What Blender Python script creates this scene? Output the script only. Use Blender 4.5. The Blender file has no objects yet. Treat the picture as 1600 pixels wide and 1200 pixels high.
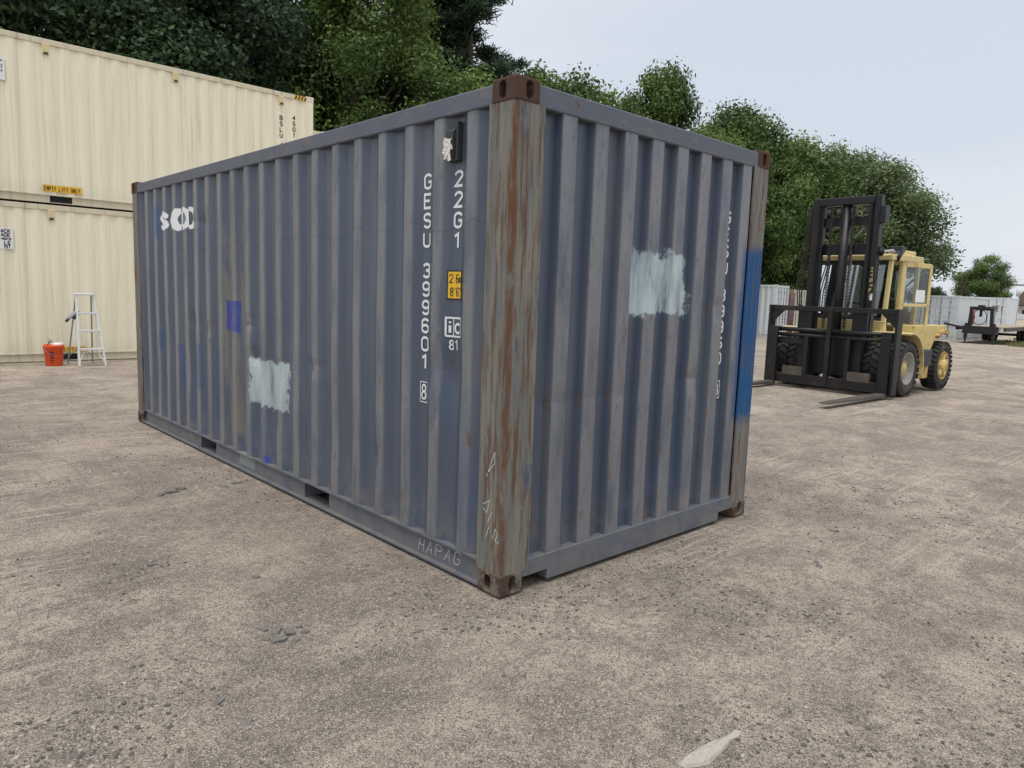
import bpy, bmesh, math, random
import numpy as np
from mathutils import Vector, Matrix
R = math.radians
random.seed(7); RNG = np.random.default_rng(7)
SC = bpy.context.scene
COL = SC.collection

# ------------------------------------------------------------------ camera, sky, sun, exposure
cam_d = bpy.data.cameras.new('camera'); cam = bpy.data.objects.new('camera', cam_d); COL.objects.link(cam)
cam_r = Vector((0.7332057, -0.67913042, 0.03451481)); cam_u = Vector((0.05969422, 0.11484192, 0.99158859)); cam_f = Vector((0.67738173, 0.72497807, -0.12474291))
cm = Matrix((cam_r, cam_u, -cam_f)).transposed().to_4x4(); cm.translation = (-2.41499, -2.62509, 1.56603)
cam.matrix_world = cm
cam_d.sensor_fit = 'HORIZONTAL'; cam_d.sensor_width = 36; cam_d.lens = 36 * 1135.8 / 1600
cam_d.clip_start = 0.05; cam_d.clip_end = 5000
SC.camera = cam
SUN_EL, SUN_AZ = 74, 240           # azimuth clockwise from +Y, where the light comes from
world = bpy.data.worlds.new('World'); SC.world = world; world.use_nodes = True
wt = world.node_tree; wt.nodes.clear()
wo = wt.nodes.new('ShaderNodeOutputWorld'); wm = wt.nodes.new('ShaderNodeMixShader')
b1 = wt.nodes.new('ShaderNodeBackground'); b2 = wt.nodes.new('ShaderNodeBackground')
sky = wt.nodes.new('ShaderNodeTexSky'); sky.sky_type = 'NISHITA'; sky.sun_disc = False
sky.sun_elevation = R(SUN_EL); sky.sun_rotation = R(SUN_AZ); sky.dust_density = 3.0
b1.inputs['Strength'].default_value = 0.09
wt.links.new(sky.outputs[0], b1.inputs['Color'])
tc = wt.nodes.new('ShaderNodeTexCoord'); mp = wt.nodes.new('ShaderNodeMapping'); mp.inputs['Scale'].default_value = (1.3, 1.3, 3.2)
cn = wt.nodes.new('ShaderNodeTexNoise'); cn.inputs['Scale'].default_value = 1.1; cn.inputs['Detail'].default_value = 5; cn.inputs['Roughness'].default_value = 0.5
wt.links.new(tc.outputs['Generated'], mp.inputs[0]); wt.links.new(mp.outputs[0], cn.inputs['Vector'])
cr = wt.nodes.new('ShaderNodeValToRGB')
cr.color_ramp.elements[0].position = 0.40; cr.color_ramp.elements[0].color = (0.66, 0.72, 0.80, 1)
cr.color_ramp.elements[1].position = 0.60; cr.color_ramp.elements[1].color = (0.785, 0.82, 0.87, 1)
wt.links.new(cn.outputs[0], cr.inputs[0]); wt.links.new(cr.outputs[0], b2.inputs['Color']); b2.inputs['Strength'].default_value = 0.63
wm.inputs[0].default_value = 0.90
wt.links.new(b1.outputs[0], wm.inputs[1]); wt.links.new(b2.outputs[0], wm.inputs[2]); wt.links.new(wm.outputs[0], wo.inputs[0])
sun_d = bpy.data.lights.new('sun', 'SUN'); sun_d.energy = 1.5; sun_d.angle = R(40); sun_d.color = (1, 0.97, 0.92)
sun = bpy.data.objects.new('sun', sun_d); COL.objects.link(sun)
sd = Vector((math.sin(R(SUN_AZ)) * math.cos(R(SUN_EL)), math.cos(R(SUN_AZ)) * math.cos(R(SUN_EL)), math.sin(R(SUN_EL))))
sun.rotation_euler = sd.to_track_quat('Z', 'Y').to_euler(); sun.location = (0, 0, 30)
SC.view_settings.view_transform = 'Standard'; SC.view_settings.look = 'None'
SC.cycles.max_bounces = 5; SC.cycles.diffuse_bounces = 2; SC.cycles.glossy_bounces = 3; SC.cycles.transparent_max_bounces = 8
SC.view_settings.exposure = 0.74; SC.view_settings.gamma = 1; SC.view_settings.use_curve_mapping = False

# ------------------------------------------------------------------ material helper
class NT:
    def __init__(s, name):
        s.m = bpy.data.materials.new(name); s.m.use_nodes = True; s.t = s.m.node_tree; s.t.nodes.clear()
        s.o = s.t.nodes.new('ShaderNodeOutputMaterial'); s.p = s.t.nodes.new('ShaderNodeBsdfPrincipled')
        s.t.links.new(s.p.outputs[0], s.o.inputs[0])
        s.tc = s.t.nodes.new('ShaderNodeTexCoord'); s.obj = s.tc.outputs['Object']
    def put(s, sock, v):
        if hasattr(v, 'is_linked') or hasattr(v, 'links'): s.t.links.new(v, sock)
        elif isinstance(v, (tuple, list)) and len(v) == 3 and sock.type == 'RGBA': sock.default_value = (*v, 1)
        else: sock.default_value = v
    def map(s, scale=(1, 1, 1), loc=(0, 0, 0), rot=(0, 0, 0), vec=None):
        n = s.t.nodes.new('ShaderNodeMapping'); s.put(n.inputs[0], vec or s.obj)
        n.inputs['Scale'].default_value = scale; n.inputs['Location'].default_value = loc; n.inputs['Rotation'].default_value = rot
        return n.outputs[0]
    def noise(s, scale, detail=4, rough=0.55, vec=None, dist=0.0):
        n = s.t.nodes.new('ShaderNodeTexNoise'); s.put(n.inputs['Vector'], vec or s.obj)
        n.inputs['Scale'].default_value = scale; n.inputs['Detail'].default_value = detail; n.inputs['Roughness'].default_value = rough; n.inputs['Distortion'].default_value = dist
        return n.outputs[0]
    def voro(s, scale, vec=None, feature='F1', out=0):
        n = s.t.nodes.new('ShaderNodeTexVoronoi'); n.feature = feature; s.put(n.inputs['Vector'], vec or s.obj); n.inputs['Scale'].default_value = scale
        return n.outputs[out]
    def ss(s, v, a, b):          # smoothstep-like ramp 0..1
        n = s.t.nodes.new('ShaderNodeMapRange'); n.interpolation_type = 'SMOOTHSTEP'; s.put(n.inputs[0], v)
        n.inputs[1].default_value = a; n.inputs[2].default_value = b
        return n.outputs[0]
    def math(s, op, a, b=0.0):
        n = s.t.nodes.new('ShaderNodeMath'); n.operation = op; s.put(n.inputs[0], a); s.put(n.inputs[1], b); return n.outputs[0]
    def mul(s, a, b): return s.math('MULTIPLY', a, b)
    def mix(s, f, a, b, blend='MIX'):
        n = s.t.nodes.new('ShaderNodeMix'); n.data_type = 'RGBA'; n.blend_type = blend
        s.put(n.inputs[0], f); s.put(n.inputs[6], a); s.put(n.inputs[7], b); return n.outputs[2]
    def xyz(s, vec=None):
        n = s.t.nodes.new('ShaderNodeSeparateXYZ'); s.put(n.inputs[0], vec or s.obj); return n.outputs
    def attr(s, name):
        n = s.t.nodes.new('ShaderNodeAttribute'); n.attribute_name = name; return n.outputs['Fac']
    def bump(s, h, strength=0.3, dist=0.01):
        n = s.t.nodes.new('ShaderNodeBump'); s.put(n.inputs['Height'], h); n.inputs['Strength'].default_value = strength; n.inputs['Distance'].default_value = dist
        s.t.links.new(n.outputs[0], s.p.inputs['Normal'])
    def done(s, color=None, rough=0.6, metal=0.0, spec=0.4):
        if color is not None: s.put(s.p.inputs['Base Color'], color)
        s.put(s.p.inputs['Roughness'], rough); s.put(s.p.inputs['Metallic'], metal); s.p.inputs['Specular IOR Level'].default_value = spec
        return s.m
    def rect(s, a, b, a0, a1, b0, b1, amp=0.02, sc=14, soft=0.012):   # ragged rectangle in two coordinates
        nz = s.math('SUBTRACT', s.noise(sc, 6, 0.75), 0.5)
        out = None
        for v, lo, hi in ((a, a0, a1), (b, b0, b1)):
            d = s.math('SUBTRACT', s.math('ABSOLUTE', s.math('SUBTRACT', v, (lo + hi) / 2)), (hi - lo) / 2)
            d = s.math('ADD', d, s.mul(nz, amp * 2))
            k = s.math('SUBTRACT', 1.0, s.ss(d, -soft, soft))
            out = k if out is None else s.mul(out, k)
        return out

def simple(name, col, rough=0.6, metal=0.0, var=0.25, sc=6, dirt=None, bump=0.0, spec=0.4):
    n = NT(name)
    v = n.noise(sc, 5, 0.6)
    c = n.mix(v, tuple(x * (1 - var) for x in col), tuple(min(1, x * (1 + var)) for x in col))
    if dirt: c = n.mix(n.ss(n.noise(sc * 0.7, 6, 0.7, vec=n.map((1, 1, 0.5), (3, 1, 2))), 0.52, 0.72), c, dirt)
    if bump: n.bump(n.noise(sc * 8, 3), bump)
    return n.done(c, rough, metal, spec)

M = {}
RUST = (0.105, 0.048, 0.026); RUST2 = (0.19, 0.085, 0.035)

def blue_paint(name, wall=None):
    n = NT(name); x, y, z = n.xyz()
    big = n.noise(0.9, 4); streak = n.noise(5, 5, 0.6, vec=n.map((1, 1, 0.12)))
    c = n.mix(big, (0.056, 0.078, 0.120), (0.076, 0.094, 0.129))
    c = n.mix(n.mul(n.ss(streak, 0.42, 0.75), 0.8), c, (0.115, 0.124, 0.147))
    if wall:
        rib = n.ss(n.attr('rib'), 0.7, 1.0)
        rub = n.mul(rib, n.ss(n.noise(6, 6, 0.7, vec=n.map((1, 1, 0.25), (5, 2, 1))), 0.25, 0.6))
        c = n.mix(n.mul(rub, 0.78), c, (0.215, 0.213, 0.225))  # rub wear on outer faces; extra lightening paints in lit ribs against darker flanks
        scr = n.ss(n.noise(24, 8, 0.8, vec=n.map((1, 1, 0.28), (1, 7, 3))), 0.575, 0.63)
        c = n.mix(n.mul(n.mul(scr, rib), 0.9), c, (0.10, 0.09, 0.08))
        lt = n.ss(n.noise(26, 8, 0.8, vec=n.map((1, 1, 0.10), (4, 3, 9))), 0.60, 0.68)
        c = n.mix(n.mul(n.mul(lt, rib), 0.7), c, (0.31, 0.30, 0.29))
        ln = n.ss(n.noise(9, 9, 0.82, vec=n.map((1, 1, 7), (6, 2, 4), (R(25), R(20), 0))), 0.67, 0.69); c = n.mix(n.mul(ln, 0.6), c, (0.03, 0.035, 0.045))
    # older, bluer paint low down in patches
    low = n.mul(n.ss(n.noise(1.7, 4, 0.6, vec=n.map((1, 1, 0.6), (8, 2, 5))), 0.5, 0.62), n.math('SUBTRACT', 1.0, n.ss(z, 0.3, 1.3)))
    c = n.mix(n.mul(low, 0.4), c, (0.052, 0.088, 0.165))
    if wall == 'side':
        w = n.rect(y, z, 2.46, 3.09, 0.61, 0.975, 0.10, 9, 0.012)
        brush = n.noise(7, 6, 0.7, vec=n.map((1, 1, 0.18), (2, 2, 2)))
        c = n.mix(n.mul(w, n.ss(brush, 0.18, 0.5)), c, n.mix(n.ss(brush, 0.4, 0.7), (0.36, 0.43, 0.45), (0.53, 0.60, 0.61)))
        b = n.rect(y, z, 3.31, 3.60, 1.16, 1.42, 0.02, 20, 0.006)
        c = n.mix(n.mul(b, n.ss(n.noise(9, 6, 0.7, vec=n.map((1, 1, 0.2))), 0.36, 0.5)), c, (0.026, 0.045, 0.26))
        a = n.rect(y, z, 3.26, 3.64, 0.3, 2.05, 0.09, 5, 0.05)                  # grey scuffed strip above and below it
        ao = n.mul(a, n.ss(n.noise(8, 7, 0.75, vec=n.map((1, 1, 0.14), (3, 3, 3))), 0.42, 0.6))
        c = n.mix(n.mul(n.mul(ao, n.math('SUBTRACT', 1.0, b)), 0.75), c, (0.185, 0.165, 0.135))
        s1 = n.rect(y, z, 2.76, 2.86, 0.16, 0.215, 0.02, 12, 0.01); c = n.mix(s1, c, (0.04, 0.06, 0.30))
        for (y0, y1, z0, z1) in ((5.15, 5.45, 1.98, 2.3), (5.2, 5.36, 0.86, 1.06), (4.62, 4.75, 0.55, 0.95), (4.18, 4.27, 0.6, 0.98)):
            k = n.rect(y, z, y0, y1, z0, z1, 0.12, 7, 0.04); c = n.mix(n.mul(k, 0.6), c, (0.030, 0.075, 0.19))
        wire = n.math('ABSOLUTE', n.math('SUBTRACT', n.math('ADD', n.math('SUBTRACT', z, n.mul(y, -0.012)), n.mul(n.math('SUBTRACT', n.noise(2.6, 4, 0.6), 0.5), 0.25)), 1.92))
        c = n.mix(n.mul(n.math('SUBTRACT', 1.0, n.ss(wire, 0.0012, 0.0035)), 0.55), c, (0.03, 0.035, 0.045))
        for (y0, z0, w_, h_) in ((3.12, 1.25, .05, .02), (4.02, 1.13, .07, .02), (4.35, 1.19, .04, .03), (2.58, 1.0, .06, .025), (2.06, .99, .08, .015), (4.08, 2.13, .10, .015), (.30, .78, .02, .07), (1.22, .47, .02, .05), (1.72, .42, .03, .05), (.93, .34, .02, .05)):
            k = n.rect(y, z, y0 - w_ / 2, y0 + w_ / 2, z0 - h_ / 2, z0 + h_ / 2, 0.035, 22, 0.012); c = n.mix(n.mul(k, 0.85), c, (0.115, 0.075, 0.045))
    if wall == 'end':
        for (x0, z0, w_, h_) in ((.335, .99, .012, .07), (.452, .97, .012, .06), (.59, 1.0, .014, .07), (.84, 1.0, .012, .06), (1.62, 1.07, .03, .03), (1.36, .62, .02, .04), (1.84, 1.5, .014, .06), (.62, .33, .02, .05), (1.86, .80, .02, .03)):
            k = n.rect(x, z, x0 - w_ / 2, x0 + w_ / 2, z0 - h_ / 2, z0 + h_ / 2, 0.03, 24, 0.010); c = n.mix(n.mul(k, 0.7), c, (0.13, 0.08, 0.045))
        w = n.rect(x, z, 0.97, 1.57, 1.46, 1.83, 0.11, 9, 0.014)
        brush = n.noise(9, 6, 0.7, vec=n.map((1, 1, 0.2), (2, 2, 2)))
        c = n.mix(n.mul(w, n.ss(brush, 0.30, 0.52)), c, n.mix(n.ss(brush, 0.4, 0.7), (0.33, 0.42, 0.46), (0.54, 0.62, 0.64)))
        b = n.rect(x, z, 2.17, 2.6, 0.72, 1.93, 0.05, 9, 0.04)
        c = n.mix(n.mul(b, 0.95), c, (0.006, 0.055, 0.20))
        sp = n.rect(x, z, 1.24, 1.30, 0.17, 0.225, 0.02, 25, 0.01); c = n.mix(sp, c, (0.16, 0.10, 0.05))
    # rust at chips, dust on the lowest hand
    chip = n.ss(n.noise(11, 8, 0.78, vec=n.map((1, 1, 0.45), (9, 4, 1))), 0.65, 0.70)
    c = n.mix(n.mul(chip, 0.8), c, RUST)
    mud = n.mul(n.math('SUBTRACT', 1.0, n.ss(z, 0.05, 0.55)), n.ss(n.noise(9, 6, 0.7), 0.35, 0.7))
    c = n.mix(n.mul(mud, 0.45), c, (0.25, 0.225, 0.19))
    n.bump(n.noise(18, 4, 0.6), 0.10, 0.004)
    return n.done(c, n.math('ADD', n.mul(streak, 0.30), 0.20), 0.0, 0.6)

def rail_paint(name):
    n = NT(name); x, y, z = n.xyz()
    c = n.mix(n.noise(3, 5), (0.085, 0.102, 0.140), (0.140, 0.150, 0.178))
    c = n.mix(n.ss(n.noise(7, 7, 0.75, vec=n.map((1, 1, 2.5))), 0.5, 0.66), c, (0.165, 0.158, 0.145))
    c = n.mix(n.mul(n.ss(n.noise(10, 8, 0.8), 0.60, 0.67), 0.9), c, RUST)
    low = n.math('SUBTRACT', 1.0, n.ss(z, 0.02, 0.30))
    c = n.mix(n.mul(n.mul(low, n.ss(n.noise(6, 6, 0.7), 0.3, 0.62)), 0.5), c, (0.23, 0.212, 0.185))
    c = n.mix(n.mul(n.rect(y, z, 3.05, 3.35, 0.05, 0.16, 0.01, 9, 0.01), 0.6), c, (0.30, 0.34, 0.30))
    n.bump(n.noise(40, 5, 0.7), 0.15, 0.004)
    return n.done(c, 0.6, 0, 0.35)

def post_paint(name):
    n = NT(name); x, y, z = n.xyz()
    st = n.noise(17, 7, 0.72, vec=n.map((1, 1, 0.09)))
    st2 = n.noise(30, 9, 0.74, vec=n.map((1, 1, 0.075), (4, 1, 2)))
    c = n.mix(n.ss(st, 0.35, 0.65), (0.15, 0.158, 0.152), (0.235, 0.218, 0.18))
    c = n.mix(n.ss(n.noise(9, 6, 0.7, vec=n.map((1, 1, 0.2), (7, 7, 7))), 0.56, 0.64), c, (0.075, 0.105, 0.16))
    c = n.mix(n.mul(n.ss(st2, 0.48, 0.60), 0.9), c, (0.125, 0.066, 0.040))
    c = n.mix(n.mul(n.ss(n.noise(38, 8, 0.8, vec=n.map((1, 1, 0.07), (2, 6, 8))), 0.58, 0.64), 0.9), c, RUST2)
    # the long vertical rust run where the two faces meet
    e = n.math('ADD', n.math('ABSOLUTE', n.math('SUBTRACT', n.math('SUBTRACT', x, y), n.mul(n.math('SUBTRACT', n.noise(3, 4), 0.5), 0.09))), 0.0)
    run = n.mul(n.math('SUBTRACT', 1.0, n.ss(e, 0.008, 0.042)), n.ss(n.noise(7, 6, 0.7, vec=n.map((1, 1, 0.35))), 0.36, 0.52))
    c = n.mix(n.mul(run, 0.85), c, n.mix(st2, RUST, (0.15, 0.06, 0.025)))
    b = n.rect(x, z, 2.15, 2.6, 0.72, 1.93, 0.09, 7, 0.06)
    c = n.mix(n.mul(b, n.math('SUBTRACT', 1.0, n.mul(n.ss(st2, 0.50, 0.64), 0.8))), c, (0.012, 0.085, 0.225))
    n.bump(st2, 0.25, 0.006)
    return n.done(c, 0.75, 0, 0.25)

def rust_mat(name, paint=(0.19, 0.17, 0.145), amt=0.5):
    n = NT(name)
    a = n.noise(14, 8, 0.75)
    c = n.mix(a, (0.058, 0.033, 0.026), (0.115, 0.068, 0.050))
    c = n.mix(n.ss(n.noise(8, 7, 0.75, vec=n.map((1, 1, 1), (3, 3, 3))), amt, amt + 0.1), c, paint)
    n.bump(n.noise(60, 6, 0.75), 0.45, 0.006)
    return n.done(c, 0.85, 0, 0.2)

def cream_paint(name, col=(0.86, 0.79, 0.60), grime=(0.52, 0.47, 0.35), amt=0.5):
    n = NT(name); x, y, z = n.xyz()
    st = n.noise(10, 6, 0.65, vec=n.map((1, 1, 0.035)))
    c = n.mix(n.noise(0.7, 3), col, tuple(v * 1.05 for v in col))
    c = n.mix(n.mul(n.ss(st, 0.5, 0.74), amt), c, grime)
    c = n.mix(n.mul(n.ss(n.noise(34, 4, 0.7, vec=n.map((1, 1, 0.02), (5, 5, 5))), 0.58, 0.68), amt * 0.6), c, (0.34, 0.31, 0.24))
    lo = n.math('SUBTRACT', 1.0, n.ss(z, 0.0, 0.5))
    c = n.mix(n.mul(n.mul(lo, n.noise(5, 5)), 0.5), c, (0.40, 0.35, 0.28))
    n.bump(n.noise(30, 3), 0.05, 0.004)
    return n.done(c, 0.55, 0, 0.35)

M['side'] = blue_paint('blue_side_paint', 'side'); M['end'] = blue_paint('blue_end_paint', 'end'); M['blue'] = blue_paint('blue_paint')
M['rail'] = rail_paint('blue_rail_paint'); M['post'] = post_paint('scraped_post_paint')
M['cast_top'] = rust_mat('rusty_casting', (0.14, 0.105, 0.09), 0.60); M['cast_low'] = rust_mat('dusty_casting', (0.19, 0.158, 0.128), 0.46)
M['cream'] = cream_paint('cream_paint'); M['cream_dark'] = cream_paint('cream_rail_paint', (0.66, 0.59, 0.43), (0.34, 0.30, 0.22), 0.8)
M['vent_cream'] = simple('vent_cream', (0.70, 0.58, 0.33), 0.5, var=0.06)
M['white_print'] = simple('white_print', (0.78, 0.79, 0.79), 0.6, var=0.06); M['black_print'] = simple('black_print', (0.03, 0.03, 0.03), 0.6)
M['yellow_print'] = simple('yellow_print', (0.80, 0.47, 0.03), 0.5, var=0.08); M['chalk'] = simple('chalk', (0.58, 0.58, 0.57), 0.9, var=0.3, sc=60)
M['tape'] = simple('white_tape', (0.72, 0.70, 0.62), 0.5, sc=40, bump=0.3); M['vent'] = simple('vent_plastic', (0.035, 0.04, 0.045), 0.5)
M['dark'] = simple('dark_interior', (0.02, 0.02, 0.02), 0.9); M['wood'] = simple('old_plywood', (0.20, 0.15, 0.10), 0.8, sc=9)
M['steel_blk'] = simple('black_mast_steel', (0.012, 0.0125, 0.015), 0.42, var=0.4, sc=5, dirt=(0.028, 0.025, 0.023), bump=0.08)
M['steel_worn'] = simple('worn_carriage_steel', (0.014, 0.0135, 0.014), 0.5, var=0.4, sc=4, dirt=(0.05, 0.036, 0.027), bump=0.1)
M['fork'] = simple('fork_steel', (0.085, 0.075, 0.065), 0.55, var=0.4, sc=6, dirt=(0.16, 0.12, 0.085), bump=0.1)
M['rub'] = simple('tyre_rubber', (0.036, 0.034, 0.032), 0.85, var=0.3, sc=5, dirt=(0.125, 0.112, 0.098))
M['yel'] = simple('forklift_yellow', (0.66, 0.54, 0.25), 0.55, var=0.10, sc=5, dirt=(0.36, 0.25, 0.12), bump=0.04)
n_ = NT('chipped_yellow'); c_ = n_.mix(n_.noise(4, 4), (0.60, 0.46, 0.16), (0.70, 0.56, 0.24))
c_ = n_.mix(n_.ss(n_.noise(13, 7, 0.75), 0.57, 0.63), c_, (0.16, 0.105, 0.05)); M['yel_chip'] = n_.done(c_, 0.6)
n_ = NT('rusty_yellow'); c_ = n_.mix(n_.ss(n_.noise(8, 7, 0.75), 0.42, 0.6), (0.60, 0.42, 0.14), (0.30, 0.16, 0.07)); M['yel_rust'] = n_.done(c_, 0.7)
M['rim'] = simple('dusty_rim', (0.30, 0.285, 0.26), 0.6, sc=9, dirt=(0.22, 0.19, 0.15)); M['grey_step'] = simple('step_grey', (0.07, 0.072, 0.078), 0.6)
M['chrome'] = simple('bright_rod', (0.6, 0.6, 0.6), 0.25, 0.9, 0.1); M['seat'] = simple('seat_vinyl', (0.025, 0.025, 0.025), 0.6)
M['alu'] = simple('aluminium', (0.72, 0.72, 0.71), 0.42, 0.25, 0.08, 10); M['alu_grey'] = simple('aluminium_grey', (0.30, 0.30, 0.30), 0.5, 0.3, 0.15)
M['orange'] = simple('orange_plastic', (0.72, 0.085, 0.018), 0.42, var=0.06); M['paper'] = simple('white_paper', (0.80, 0.80, 0.80), 0.7, var=0.05)
M['wht'] = cream_paint('white_container_paint', (0.66, 0.69, 0.71), (0.42, 0.42, 0.40), 0.5); M['gry'] = cream_paint('grey_container_paint', (0.60, 0.64, 0.66), (0.34, 0.35, 0.36), 0.4)
M['crm2'] = cream_paint('pale_cream_paint', (0.78, 0.72, 0.56), (0.5, 0.45, 0.36), 0.4); M['brn'] = cream_paint('red_brown_paint', (0.20, 0.055, 0.045), (0.12, 0.05, 0.04), 0.5)
M['rod'] = simple('lock_rod_steel', (0.22, 0.25, 0.29), 0.5); M['navy'] = simple('dark_trailer_steel', (0.018, 0.02, 0.026), 0.5)
M['deck'] = simple('deck_wood', (0.36, 0.29, 0.20), 0.8, sc=3); M['redp'] = simple('red_chain_steel', (0.22, 0.05, 0.03), 0.6)
M['roof'] = simple('brown_shingles', (0.075, 0.05, 0.04), 0.9, sc=3); M['siding'] = simple('white_siding', (0.62, 0.63, 0.64), 0.7, var=0.06)
M['polewood'] = simple('pole_wood', (0.16, 0.14, 0.12), 0.9); M['bark'] = simple('bark', (0.075, 0.06, 0.048), 0.95, sc=7, bump=0.6, spec=0.1)
M['asph'] = simple('broken_asphalt', (0.19, 0.178, 0.165), 0.95, var=0.6, sc=70, dirt=(0.22, 0.20, 0.175), bump=0.5, spec=0.15)
M['conc'] = simple('old_concrete', (0.44, 0.405, 0.355), 0.95, var=0.4, sc=110, dirt=(0.30, 0.26, 0.215), bump=0.4, spec=0.15)

def glass_mat():
    m = bpy.data.materials.new('cab_glass'); m.use_nodes = True; t = m.node_tree; t.nodes.clear()
    o = t.nodes.new('ShaderNodeOutputMaterial'); mx = t.nodes.new('ShaderNodeMixShader'); tr = t.nodes.new('ShaderNodeBsdfTransparent'); gl = t.nodes.new('ShaderNodeBsdfGlossy')
    tr.inputs[0].default_value = (0.62, 0.68, 0.66, 1); gl.inputs['Roughness'].default_value = 0.03
    fr = t.nodes.new('ShaderNodeFresnel'); fr.inputs[0].default_value = 2.3
    t.links.new(fr.outputs[0], mx.inputs[0]); t.links.new(tr.outputs[0], mx.inputs[1]); t.links.new(gl.outputs[0], mx.inputs[2]); t.links.new(mx.outputs[0], o.inputs[0])
    return m
M['glass'] = glass_mat()

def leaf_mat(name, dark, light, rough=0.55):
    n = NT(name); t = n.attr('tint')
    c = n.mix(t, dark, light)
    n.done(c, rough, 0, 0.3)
    tl = n.t.nodes.new('ShaderNodeBsdfTranslucent'); n.t.links.new(c, tl.inputs[0])
    mx = n.t.nodes.new('ShaderNodeMixShader'); mx.inputs[0].default_value = 0.25
    n.t.links.new(n.p.outputs[0], mx.inputs[1]); n.t.links.new(tl.outputs[0], mx.inputs[2]); n.t.links.new(mx.outputs[0], n.o.inputs[0])
    return n.m
M['leaf_dark'] = leaf_mat('dark_leaves', (0.018, 0.038, 0.018), (0.072, 0.122, 0.048))
M['leaf_mid'] = leaf_mat('green_leaves', (0.048, 0.092, 0.024), (0.185, 0.262, 0.070))
M['leaf_bright'] = leaf_mat('bright_leaves', (0.050, 0.098, 0.024), (0.195, 0.270, 0.072))
M['leaf_grey'] = leaf_mat('grey_green_leaves', (0.062, 0.100, 0.038), (0.190, 0.245, 0.105))
M['needle'] = leaf_mat('pine_needles', (0.026, 0.050, 0.030), (0.070, 0.110, 0.058))
M['grass'] = leaf_mat('grass_blades', (0.11, 0.13, 0.045), (0.27, 0.26, 0.12))

def ground_mat():
    n = NT('gravel_dirt'); x, y, z = n.xyz()
    b1 = n.noise(0.35, 5, 0.6); b2 = n.noise(1.5, 6, 0.65, vec=n.map((1, 1, 1), (3, 8, 0)))
    c = n.mix(n.ss(b1, 0.34, 0.66), (0.300, 0.257, 0.210), (0.470, 0.408, 0.335))
    c = n.mix(n.mul(n.ss(b2, 0.45, 0.62), 0.75), c, (0.200, 0.172, 0.150))
    c = n.mix(n.mul(n.ss(n.noise(2.6, 6, 0.7, vec=n.map((1, 1, 1), (1, 4, 0))), 0.55, 0.72), 0.75), c, (0.50, 0.435, 0.36))
    tr = n.noise(1.3, 4, 0.6, vec=n.map((0.25, 2.2, 1), (2, 2, 0), (0, 0, R(14))))
    c = n.mix(n.mul(n.ss(tr, 0.52, 0.7), 0.35), c, (0.215, 0.195, 0.18))
    m3 = n.noise(5, 6, 0.75, vec=n.map((1, 1, 1), (7, 1, 0))); m4 = n.noise(22, 6, 0.8)
    c = n.mix(n.mul(n.ss(m3, 0.47, 0.62), 0.65), c, (0.160, 0.138, 0.122))
    c = n.mix(n.mul(n.ss(m4, 0.49, 0.60), 0.7), c, (0.140, 0.120, 0.106))
    deb = n.noise(0.8, 9, 0.72, vec=n.map((1, 1.6, 1), (11, 5, 0), (0, 0, R(30)))); c = n.mix(n.mul(n.ss(deb, 0.50, 0.64), 0.6), c, (0.150, 0.131, 0.118))
    sand = n.noise(0.6, 6, 0.65, vec=n.map((1, 1.4, 1), (4, 15, 0), (0, 0, R(-20)))); c = n.mix(n.mul(n.ss(sand, 0.52, 0.66), 0.6), c, (0.54, 0.46, 0.375))
    tk = n.noise(7, 3, 0.6, vec=n.map((0.10, 3.2, 1), (0, 0, 0), (0, 0, R(38)))); tm = n.noise(0.5, 3, 0.5, vec=n.map((1, 1, 1), (31, 2, 0)))
    c = n.mix(n.mul(n.mul(n.ss(tk, 0.52, 0.6), n.ss(tm, 0.5, 0.6)), 0.55), c, (0.56, 0.495, 0.415))
    tk2 = n.noise(6, 4, 0.6, vec=n.map((3.0, 0.09, 1), (5, 3, 0), (0, 0, R(-8)))); c = n.mix(n.mul(n.mul(n.ss(tk2, 0.53, 0.6), n.ss(n.noise(0.45, 3, 0.5, vec=n.map((1, 1, 1), (3, 22, 0))), 0.48, 0.58)), 0.4), c, (0.19, 0.168, 0.15))
    g = n.voro(230, out=1); gs = n.xyz(g)
    c = n.mix(n.mul(n.ss(gs[0], 0.62, 0.74), 0.85), c, n.mix(gs[1], (0.10, 0.09, 0.083), (0.19, 0.165, 0.142)))
    c = n.mix(n.mul(n.ss(gs[2], 0.80, 0.88), 0.85), c, n.mix(gs[1], (0.46, 0.42, 0.36), (0.58, 0.53, 0.46)))
    g2 = n.xyz(n.voro(62, out=1)); d2 = n.voro(62, out=0)
    st = n.mul(n.mul(n.ss(g2[0], 0.86, 0.88), n.math('SUBTRACT', 1.0, n.ss(d2, 0.30, 0.40))), n.ss(b2, 0.42, 0.56))
    c = n.mix(st, c, n.mix(g2[1], (0.10, 0.097, 0.097), (0.27, 0.245, 0.215)))
    fine = n.noise(330, 3, 0.8); c = n.mix(0.8, c, n.mix(fine, (0.18, 0.18, 0.18), (0.84, 0.84, 0.84)), 'OVERLAY')
    h = n.math('ADD', n.math('ADD', n.mul(gs[0], 0.18), n.mul(m4, 1.2)), n.math('ADD', n.mul(st, 0.6), n.math('ADD', n.mul(m3, 2.2), n.mul(fine, 0.35))))
    c = n.mix(1.0, c, (1.36, 1.31, 1.28), 'MULTIPLY')          # scales the whole dirt colour up, slightly warm
    n.bump(h, 0.9, 0.022)
    return n.done(c, 0.95, 0, 0.12)
M['ground'] = ground_mat()
n_ = NT('pebbles'); t_ = n_.attr('tint'); c_ = n_.mix(n_.ss(t_, 0.45, 1.0), (0.10, 0.092, 0.086), (0.42, 0.36, 0.295))
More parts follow.
